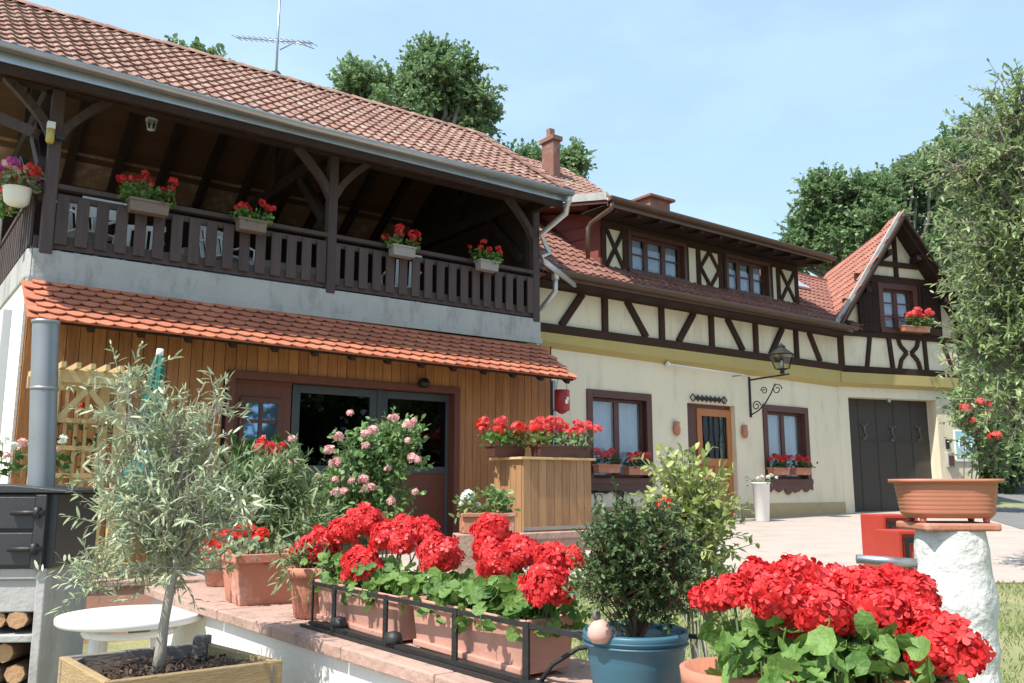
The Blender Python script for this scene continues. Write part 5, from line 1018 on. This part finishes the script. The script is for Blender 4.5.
# second grey green bush behind (between the olive and the rose)
def bush(name, label, base, blobs, n, tl, lpt, L, W, tm, m, **kw):
    t = thing(name, label, 'shrub', base); plant_cloud(t, base, blobs, n, tl, lpt, L, W, tm, m, **kw); return t
b_ = Vector((AY(262, 560, 5.4).x, 5.4, hgt(0, 5.4)))
bush('lavender_bush', 'grey-green narrow-leaved bush between the olive and the rose', b_, [(AY(262, 500, 5.4), (.20, .2, .18), 2), (AY(285, 510, 5.4), (.2, .2, .2), 2), (AY(240, 520, 5.4), (.2, .2, .2), 1.5), (AY(300, 545, 5.2), (.2, .2, .15), 1)], 420, .2, 11, .075, .013, T_LANCE, 'lav', up=.6, twig_r=.002, barkm='stem', hollow=.1, limb_r=.008)
b_ = Vector((AY(380, 560, 6.2).x, 6.2, hgt(0, 6.2)))
t = bush('rose_bush', 'rose bush with small pale pink blooms in front of the glazed door', b_, [(AY(385, 470, 6.2), (.24, .22, .22), 3), (AY(350, 500, 6.2), (.22, .22, .2), 2), (AY(400, 445, 6.2), (.13, .13, .12), 1.2), (AY(355, 450, 6.2), (.13, .13, .12), 1), (AY(370, 520, 6.1), (.28, .2, .15), 1.6), (AY(330, 530, 6.1), (.2, .2, .15), 1)], 460, .15, 10, .042, .026, T_OVAL, 'rosel', up=.5, twig_r=.002, barkm='stem', hollow=.1, limb_r=.008)
for (px, py, r) in [(339, 437, 6), (329, 450, 6), (373, 430, 6), (365, 434, 5), (395, 418, 5), (408, 425, 6), (414, 421, 4), (366, 446, 5), (336, 463, 7), (391, 418, 4), (407, 441, 4), (412, 458, 6), (417, 460, 5), (363, 480, 6), (366, 489, 6), (337, 493, 6), (372, 487, 5), (391, 501, 5), (388, 468, 4), (344, 492, 5), (385, 515, 4), (352, 481, 4), (318, 476, 4), (292, 439, 4), (291, 462, 4), (350, 413, 4), (335, 480, 4), (415, 492, 4)]:
    p = AY(px, py, 6.2-.24); flower_ball('rose', t, p-b_, r/FPX*4.5, 'pink', 30, .6, .9)
b_ = Vector((AY(265, 500, 7.2).x, 7.2, .5)); t = thing('geranium', 'red geranium with a few pink blooms below the small four-pane window', 'potted plant', b_); al = D
plant_cloud(t, b_, [(AY(265, 480, 7.2), (.3, .15, .25), 1)], 90, .15, 6, .07, .06, T_ROUND, 'gerd', up=.4, limbs=True, limb_r=.006)
for (px, py, r, m) in [(262, 443, 6, 'red'), (270, 447, 6, 'red'), (276, 452, 5, 'red'), (258, 449, 5, 'red'), (281, 446, 4, 'red'), (268, 456, 4, 'red'), (292, 439, 4, 'pink'), (292, 463, 4, 'pink')]: flower_ball('flower_head', t, AY(px, py, 7.0)-b_, r/FPX*7, m, 26, .45)
# white hydrangea-like plant in its terracotta pot
b_ = Vector((AY(487, 530, 8.2).x, 8.2, AY(487, 533, 8.2).z)); h0 = b_.z
t = thing('rectangular_pot', 'dark terracotta trough on a low ledge left of the wooden planter', 'flower box', (b_.x, b_.y, h0), .2); mb = MB(); mb.box(-.24, .24, -.12, .12, 0, .17); mb.build('box', 'terra', t, .01); mb = MB(); mb.box(-.26, .26, -.14, -.10, .15, .185); mb.box(-.26, .26, .10, .14, .15, .185); mb.build('rim', 'terra', t, .005)
mb = MB(); mb.box(-.3, .3, -.15, .15, hgt(0, 8.2)-h0-.05, -.002); mb.build('ledge', 'cope', t, .01)
t = bush('white_hydrangea', 'small plant with one round white bloom in the trough left of the wooden planter', b_+Vector((0, 0, .15)), [(AY(470, 510, 8.2), (.08, .08, .1), 1), (AY(500, 505, 8.2), (.07, .08, .08), .8)], 40, .12, 6, .06, .04, T_OVAL, 'rosel', up=.6, limb_r=.005)
for px, py, r in ((468, 497, 7), (462, 504, 3), (478, 505, 3)): flower_ball('flower_head', t, AY(px, py, 8.15)-Vector(t.location), r/FPX*8.2, 'whitep', 50, .4)
# low plants along the foot of the planter plinth
for k, (px, py, m, lab) in enumerate([(522, 535, 'pink', 'low pink-flowered plant at the foot of the wooden planter'), (556, 540, 'whitep', 'low white-flowered plant at the foot of the wooden planter')]):
    p = AY(px, py+12, 8.4); small_plant('edging_plant', lab, 'plant', (p.x, p.y, hgt(p.x, p.y)), D, .5, .28, 7, m, (.02, .035), 110, .045, 'lav', None, .25)
# parasol, folded
b_ = AW(-10.22, 2.9, .45); tz = A(160, 352, 2.9); bz = A(140, 490, 2.9); ax_ = (AW(tz.x, 2.9, tz.z)-AW(bz.x, 2.9, bz.z)).normalized()
tp_ = AW(tz.x, 2.9, tz.z); Lp = (tp_.z-.45)/ax_.z; base = tp_-ax_*Lp; t = thing('parasol', 'folded green parasol with a white tip leaning behind the olive tree', 'parasol', base)
mb = MB(); mb.tube([(0, 0, 0), ax_*Lp], .02, 8); mb.lathe([(.25, 0), (.25, .05), (.06, .08), (.03, .3)], (0, 0, 0), 16); mb.build('pole', 'pale', t)
vs = []; n = 24
for f, r in ((.985, .035), (.93, .06), (.8, .085), (.66, .075), (.60, .075), (.54, .14), (.40, .18)):
    for k in range(n): a_ = 2*math.pi*k/n; rr = r*(1+.28*math.cos(a_*8/2+f*3)*(k % 2*2-1)*.5); vs.append(ax_*Lp*f+Vector((math.cos(a_)*rr, math.sin(a_)*rr, 0)))
mb = MB(); mb.add(vs, [(i*n+k, i*n+(k+1) % n, (i+1)*n+(k+1) % n, (i+1)*n+k) for i in range(6) for k in range(n)], .5, False); mb.build('canopy', 'green_u', t)
mb = MB(); mb.tube([ax_*Lp*.98, ax_*Lp*1.012], [.035, .03], 12); mb.build('tip', 'plastic', t); mb = MB(); mb.tube([ax_*Lp*.605, ax_*Lp*.62], .08, 12); mb.build('strap', 'plastic', t)
# pale trellis arbour
t = thing('arbour', 'pale wooden arbour with slatted roof and ladder sides beside the stove pipe', 'arbour', AW(-10.86, 2.2, .5), HROT); zt = 2.62-.5; w_ = .58
for x in (0, w_):
    for y in (0, .75):
        mb = MB(); mb.box(x-.045, x+.045, y-.045, y+.045, -.2, zt); mb.build('post', 'pale', t, .004)
mb = MB(); mb.box(-.12, w_+.12, -.04, .0, zt-.10, zt+.02); mb.box(-.12, w_+.12, .75, .79, zt-.10, zt+.02); mb.build('beam', 'pale', t, .004); mb = MB()
for k in range(7): x = -.08+k*(w_+.16)/6; mb.box(x-.02, x+.02, -.15, .92, zt+.0201, zt+.075)
mb.build('roof_slats', 'pale', t); mb = MB()
for k in range(6): z = .35+k*.27; mb = MB(); mb.box(.05, w_-.05, .72, .745, z, z+.045); mb.build('rung', 'pale', t)
mb = MB()
for k in range(4): x = .15+k*(w_-.3)/3; mb.box(x-.015, x+.015, .75, .77, .2, zt-.1)
mb.build('trellis_bars', 'pale', t)
mb = MB()
for sx, x in ((1, 0), (-1, w_)): mb.bar((x+sx*.04, -.0, zt-.45), (x+sx*.34, -.0, zt-.08), .05, .04, (0, 1, 0))
mb.build('brace', 'pale', t)
small_plant('climbing_rose', 'few pink and red blooms climbing on the back of the arbour', 'plant', AW(-10.35, 1.35, 1.7), D, .8, .9, 12, 'pink', (.03, .045), 90, .06, 'gerd', None, .2, ['pink', 'red', 'pink'])
# red brown slatted fence at the far left, white wall beyond
t = thing('slat_fence', 'red-brown slatted rail in front of the white wall at the left edge', 'fence', AW(-11.35, 1.3, .4), HROT)
mb = MB()
for k in range(7): z = .9+k*.26; mb.box(-1.2, .12, 0, .03, z, z+.13)
mb.build('slats', 'redw', t); mb = MB()
for x in (-1.0, -.3): mb.box(x-.04, x+.04, .03, .1, 0, 2.85)
mb.build('fence_post', 'redw', t); mb = MB(); mb.box(.12, .2, -.02, .08, 0, 2.9); mb.build('white_post', 'plastic', t, .005)
small_plant('geranium', 'pink geranium at the far left between fence and stove', 'potted plant', AY(20, 478, 6.5), D, .6, .3, 8, 'pink', (.03, .05), 80, .06, 'gerd', None, .3, ['pink', 'whitep'])
# oven with its stove pipe on a concrete stand with log store
ov = Vector((-3.19, 5.0, 0)); ovr = math.radians(5); t = thing('garden_oven', 'black steel garden oven with double doors and a tall galvanised stove pipe', 'oven', (ov.x, ov.y, 1.13), ovr)
mb = MB(); mb.box(-.62, .60, 0, .62, 0, .42); mb.build('body', 'oven', t, .012)
mb = MB(); vs = [(-.66, -.04, .42), (-.66, -.04, .435), (-.2, -.04, .475), (.35, -.04, .465), (.66, -.04, .435), (.66, -.04, .42)]; mb.prism(vs, (0, .70, 0)); mb.build('top_plate', 'oven', t, .006)
for x0, x1, z0, z1 in ((-.6, .49, .22, .40), (-.6, .49, .02, .20)): mb = MB(); mb.box(x0, x1, -.03, -.001, z0, z1); d_ = mb.build('door', 'oven', t, .006); mb = MB(); mb.tube([(x1-.12, -.05, (z0+z1)/2), (x1+.06, -.05, (z0+z1)/2)], .014, 8); mb.lathe([(.02, -.03), (.02, .03)], (x1+.02, -.05, (z0+z1)/2), 8); mb.build('latch', 'black', d_)
mb = MB(); mb.box(.495, .555, -.045, -.001, -.0, .41); mb.build('door_jamb', 'oven', t, .004)
q = AY(42, 478, 5.25)-Vector((ov.x, ov.y, 1.13)); R_ = Matrix.Rotation(-ovr, 4, 'Z'); q = R_ @ q; top = AY(46, 321, 5.25)-Vector((ov.x, ov.y, 1.13)); top = R_ @ top
mb = MB(); r_ = 12.3/FPX*5.25; mb.tube([q-Vector((0, 0, .06)), top], [r_, r_], 28, caps=False); mb.tube([q-Vector((0, 0, .06)), top], [r_*.95, r_*.95], 28, caps=False); mb.lathe([(r_+.004, 0), (r_+.006, .02)], top-Vector((0, 0, .02)), 28); mb.lathe([(r_+.003, 0), (r_+.004, .02)], q.lerp(top, .55), 28); mb.build('stove_pipe', mat('dull_zinc', (.34, .35, .36), (.26, .27, .28), .45, 5, metal=.6, spots=((.2, .2, .2), 5, .6, .5)), t)
t = thing('log_store', 'concrete block stand under the oven with shelves for firewood', 'stand', (ov.x, ov.y, .03), ovr)
for z0, z1 in ((1.04, 1.10), (.70, .74), (.40, .44)): mb = MB(); mb.box(-.72, .519, .0, .6, z0, z1); mb.build('shelf', 'concrete', t, .006)
mb = MB(); mb.box(.52, .57, -.01, .62, 0, 1.0995); mb.build('side_panel', 'concrete', t, .006); mb = MB(); mb.box(-.85, -.72, 0, .6, 0, 1.1); mb.build('side_panel', 'concrete', t, .01); mb = MB(); mb.box(.30, .519, .02, .3, .86, 1.0395); mb.build('block', 'concrete', t, .008)
mb = MB(); mb.box(-.7, .51, .5, .58, 0, 1.03); mb.build('back_panel', 'dwood', t)
protoL = None; n = 0
rows = [(.43, .70), (.73, 1.03), (.03, .34)]
words = ['', '']
for zi, (z0, z1) in enumerate(rows):
    for j in range(2):
        for i in range(10):
            r_ = random.uniform(.052, .062); x = -.64+i*.118+(j*.05); z = z0+.03+r_+j*.115; 
            p = Matrix.Translation(Vector((ov.x, ov.y, .03))) @ Matrix.Rotation(ovr, 4, 'Z') @ Vector((x, .06+random.uniform(-.04, .02), z-r_))
            if x > (.22 if zi == 1 and j == 1 else .46): continue
            lab = 'split firewood log with a pale cut face stacked on the concrete shelves under the oven'
            if protoL is None:
                protoL = thing('firewood_log', lab, 'log', p, ovr, 'firewood under the oven'); mb = MB(); pr = [(math.cos(a_)*.058*(1+.12*math.sin(a_*3)), math.sin(a_)*.052+.058) for a_ in np.linspace(0, 2*math.pi, 9)[:-1]]
                mb.prism([(a_, 0, b_) for a_, b_ in pr], (0, .36, 0)); mb.build('bark', 'bark' if 'bark' in M else M['bark'], protoL, .004) if False else mb.build('bark_side', M['bark'], protoL)
                mb = MB(); mb.add([(a_*.93, -.002, .058+(b_-.058)*.93) for a_, b_ in pr], [tuple(range(8))]); mb.build('cut_face', 'log', protoL)
            else: o = dup(protoL, p, ovr+random.uniform(-.1, .1), lab, 'firewood under the oven'); s_ = r_/.058; o.scale = (s_*random.uniform(.85, 1.05), 1, s_)
# round white table
q = atz(131, 614, .95); t = thing('round_table', 'round white plastic garden table behind the olive box', 'table', (q.x, q.y, .03)); r_ = 66/FPX*q.y
mb = MB(); mb.lathe([(r_*.97, .885), (r_, .895), (r_, .915), (r_*.985, .922), (0, .922)], (0, 0, 0), 48); mb.build('table_top', 'plastic', t)
for k in range(4): a_ = math.pi/4+k*math.pi/2+.3; mb = MB(); mb.tube([(r_*.55*math.cos(a_), r_*.55*math.sin(a_), .88), (r_*.75*math.cos(a_), r_*.75*math.sin(a_), 0)], [.03, .02], 8); mb.build('leg', 'plastic', t)
mb = MB(); mb.tube([(r_*.60*math.cos(a_), r_*.60*math.sin(a_), .84) for a_ in np.linspace(0, 2*math.pi, 33)], .018, 6, caps=False); mb.build('apron_ring', 'plastic', t)
t = thing('block_wall', 'low terracotta-brown block wall with arched openings behind the white table', 'wall', AY(150, 620, 6.6)+Vector((-.1, 0, 0)), .3); t.location.z = 0
mb = MB(); hole_wall(mb, -1.3, .9, 0, .86, 0, .2, [(-.55, -.40, .30, .68), (-.05, .10, .30, .68), (.45, .6, .3, .68)]); mb.build('blocks', 'trough', t); mb = MB(); mb.box(-1.32, .92, -.02, .22, .861, .9); mb.build('cap', 'cope', t, .008)
# ================================================================ TREES
def tree(name, label, x, y, blobs, ntw, tl, lpt, L, W, m, tmpl=T_OVAL, tr=.16, group=None, droop=0, tt=None, hollow=.3, lr=None):
    if lr is None: blobs = [(Vector(c)+Vector(q)*1.0*r[0]*random.uniform(.45, .95), (r[0]*f, r[0]*f, r[2]*f*.8), wt*f) for c, r, wt in blobs for q in rdir(7) for f in (random.uniform(.25, .5),)]
    z = hgt(x, y); b = Vector((x, y, z-.1)); t = thing(name, label, 'tree', b, 0, group); cs = sum((Vector(bb[0]) for bb in blobs), Vector())/len(blobs); tt = Vector(tt) if tt else b.lerp(cs, .75)
    mb = MB(); mid = b.lerp(tt, .5)+Vector((.2, .1, 0)); mb.tube([(0, 0, 0), mid-b, tt-b], [tr*1.3, tr, tr*.7], 10); mb.build('trunk', 'trunk', t)
    plant_cloud(t, b, blobs, ntw, tl, lpt, L, W, tmpl, m, up=.25, twig_r=.012 if lr is None else .006, barkm='trunk', droop=droop, hollow=hollow, limb_r=lr or tr*.5, trunk_top=tt, name='crown'); return t
B_ = lambda px, py, Y, rx, rz, wt=1: (atY(px, py, Y), (rx/FPX*Y, rx/FPX*Y, rz/FPX*Y), wt)
p = atY(190, 60, 24); tree('broadleaf_tree', 'small bit of a tree crown showing above the left part of the roof ridge', p.x, 24, [B_(176, 62, 24, 14, 18), B_(205, 66, 24, 12, 16), B_(190, 90, 24, 30, 25, 2)], 420, .5, 12, .17, .12, 'oak2', tr=.14)
p = atY(425, 150, 26); tree('broadleaf_tree', 'big rounded tree behind the roof, right of the aerial', p.x, 26, [B_(420, 88, 26, 46, 28, 3), B_(365, 95, 26, 30, 24, 2), B_(460, 100, 26, 32, 34, 2.2), B_(405, 130, 26, 60, 40, 3), B_(475, 130, 26, 24, 30, 1.3), B_(435, 65, 26, 22, 14, .8), B_(350, 120, 26, 20, 30, 1)], 3000, .5, 14, .125, .085, 'oak', tr=.3, hollow=.55)
p = atY(525, 190, 28); tree('broadleaf_tree', 'low tree on both sides of the brick chimney', p.x, 28, [B_(530, 165, 28, 22, 20), B_(568, 165, 28, 14, 20), B_(500, 170, 28, 20, 24), B_(540, 195, 28, 40, 22, 2)], 1100, .45, 13, .13, .09, 'oak', tr=.18, hollow=.45)
for (px, Y, bl_, m, lab) in [
 (820, 34, [B_(820, 215, 34, 30, 32, 2), B_(860, 195, 34, 26, 26, 2), B_(800, 245, 34, 18, 30, 1), B_(845, 240, 34, 45, 35, 3)], 'oak', 'leafy tree behind the gable, left one of the pair against the sky'),
 (905, 38, [B_(900, 200, 38, 34, 30, 2), B_(925, 175, 38, 24, 22, 1.2), B_(880, 230, 38, 40, 35, 2), B_(935, 225, 38, 40, 45, 2)], 'oak2', 'paler tree behind the peak of the gable roof'),
 (975, 30, [B_(960, 170, 30, 34, 42, 2), B_(1000, 140, 30, 34, 45, 2), B_(990, 230, 30, 50, 60, 3), B_(1030, 180, 30, 40, 60, 2), B_(1000, 320, 30, 60, 60, 3), B_(955, 300, 30, 30, 50, 2)], 'oak', 'dark tall tree behind the silvery willow at the right edge')]:
    p = atY(px, 300, Y); tree('broadleaf_tree', lab, p.x, Y, bl_, 2300, .6, 13, .16, .11, m, tr=.25, hollow=.5)
# silver leaved tree near the camera at the right
p = atY(1075, 480, 9.0); tree('willow_tree', 'silvery narrow-leaved tree leaning in from the right edge in front of the gable', p.x, 9.0, [B_(1002, 150, 9, 42, 50, 2), B_(1022, 110, 9, 30, 42, 1.6), B_(1009, 215, 9, 40, 40, 2), B_(1012, 260, 9, 55, 60, 3), B_(1009, 300, 9, 34, 40, 1.6), B_(1009, 350, 9, 45, 40, 2), B_(982, 345, 9, 14, 20, .5), B_(1042, 330, 9, 50, 70, 2.4), B_(984, 240, 9, 14, 20, .4), B_(964, 165, 9, 20, 18, .5), B_(1052, 200, 9, 40, 90, 2.4), B_(1017, 405, 8.9, 34, 25, .9), B_(1092, 280, 9, 50, 100, 2)], 1300, .36, 15, .085, .024, 'willow', T_LANCE, tr=.12, droop=.12, tt=atY(1060, 330, 9.0), hollow=.15, lr=.035)
# bushes by the road, flowering shrub behind the wing wall
for (px, py, Y, rx, rz, m, lab) in [(985, 440, 24, 26, 34, 'hedge', 'dark green bush by the road, nearest the wing wall'), (1035, 430, 25, 40, 45, 'hedge', 'dark green bush at the right edge above the road'), (1010, 390, 27, 45, 50, 'oak', 'tall bush above the road, behind the dark ones')]:
    p = atY(px, py, Y); b_ = Vector((p.x, Y, hgt(p.x, Y))); bush('roadside_bush', lab, b_, [(p, (rx/FPX*Y, 1, rz/FPX*Y), 2), (p+Vector((.4, 0, -.6)), (rx/FPX*Y, .8, .8), 1)], 520, .45, 12, .13, .09, T_OVAL, m, up=.3, twig_r=.008, barkm='trunk', hollow=.4, limb_r=.04)
p = atY(975, 410, 19); b_ = Vector((p.x, 19.6, hgt(p.x, 19))); t = bush('rose_bush', 'climbing rose with red-pink blooms behind the wing wall coping', b_, [(p, (.5, .4, .6), 2), (p+Vector((.3, 0, -.9)), (.5, .4, .5), 1)], 260, .35, 10, .09, .06, T_OVAL, 'rosel', up=.4, twig_r=.006, barkm='trunk', hollow=.2, limb_r=.02)
for px, py, r in ((980, 402, 4), (965, 409, 5), (986, 417, 5), (994, 436, 5), (973, 420, 3), (990, 405, 3)): flower_ball('rose', t, atY(px, py, 18.5)-b_, r/FPX*18.5, 'coral', 24, .5)
# far wooded slope closing the view on the right and behind the houses
n = 9000; X = RG.uniform(-60, 90, n); Y = RG.uniform(52, 75, n); Z = np.array([hgt(0, y) for y in Y])+RG.random(n)**.7*(5+2.5*np.sin(X*.25)+1.5*np.sin(X*.7+1)); o = leaves('distant_wood', 'oak', None, np.stack([X, Y, Z], 1), rdir(n), rdir(n, .5), 1.1, .8, T_OVAL); o['kind'] = 'stuff'; o['label'] = 'distant wooded slope beyond the road'; o['category'] = 'wood'
# TV aerial
p = HM @ onpl(276, 76, (0, .9, 0), (0, 1, 0)); t = thing('roof_aerial', 'thin television aerial standing on the ridge of the left roof', 'aerial', p, -.2); q = atY(280, 0, p.y)
mb = MB(); mb.tube([(0, 0, -.3), (.0, 0, q.z-p.z+.4)], .018, 6); mb.build('mast', 'zinc', t); zz = atY(277, 41, p.y).z-p.z
mb = MB(); a_ = atY(233, 33, p.y)-p; b_ = atY(315, 47, p.y)-p; mb.tube([a_, b_], .011, 5)
for k in range(15): c_ = a_.lerp(b_, k/14); mb.tube([c_+Vector((-.02, -.13, -.02)), c_+Vector((.02, .13, .02))], .006, 4)
c_ = a_.lerp(b_, .78); mb.tube([c_+Vector((-.25, 0, -.10)), c_+Vector((0, 0, 0)), c_+Vector((.3, 0, -.14))], .009, 5); mb.build('antenna', 'zinc', t); mb = MB(); mb.box(-.05, .05, -.05, .05, zz-.62, zz-.5); mb.build('amplifier', 'black', t)
# lawn grass near the paving
def inlawn(x, y): return y < 8.45 and (D.x*(x-A0.x)+D.y*(y-A0.y)) > .95
pts = []
while len(pts) < 30000:
    y = RG.uniform(3.6, 8.45); x = RG.uniform(-1.5, 6.5)*y/8+.2
    if inlawn(x, y) and math.sin(x*3+1)*math.sin(y*2.3)+RG.random()*1.6 > .25: pts.append((x, y, hgt(x, y)))
M['grass'] = mat('grass_blades', (.12, .20, .045), (.27, .30, .11), .8, 2, trans=.3); n = len(pts)
o = leaves('grass', 'grass', None, pts, rdir(n, 1.6), rdir(n), .05, .009, T_QUAD); o['kind'] = 'stuff'; o['label'] = 'short dry grass of the garden'; o['category'] = 'grass'
for k, (s_, t_) in enumerate([(-3, 27), (4, 25), (11, 25), (18, 28)]):
    q = AW(s_, t_, 2.5); tree('garden_tree', ['garden tree beyond the lawn, nearest the terrace', 'second garden tree beyond the lawn from the terrace', 'third garden tree beyond the lawn from the terrace', 'garden tree beyond the lawn, nearest the road'][k], q.x, q.y, [(q+Vector((0, 0, z)), (r, r, 1.5), 1) for z, r in ((0, 3.6), (2.5, 3.8), (5, 3.4), (7.5, 2.6))], 1100, 1.0, 10, .36, .27, 'oak', tr=.2)
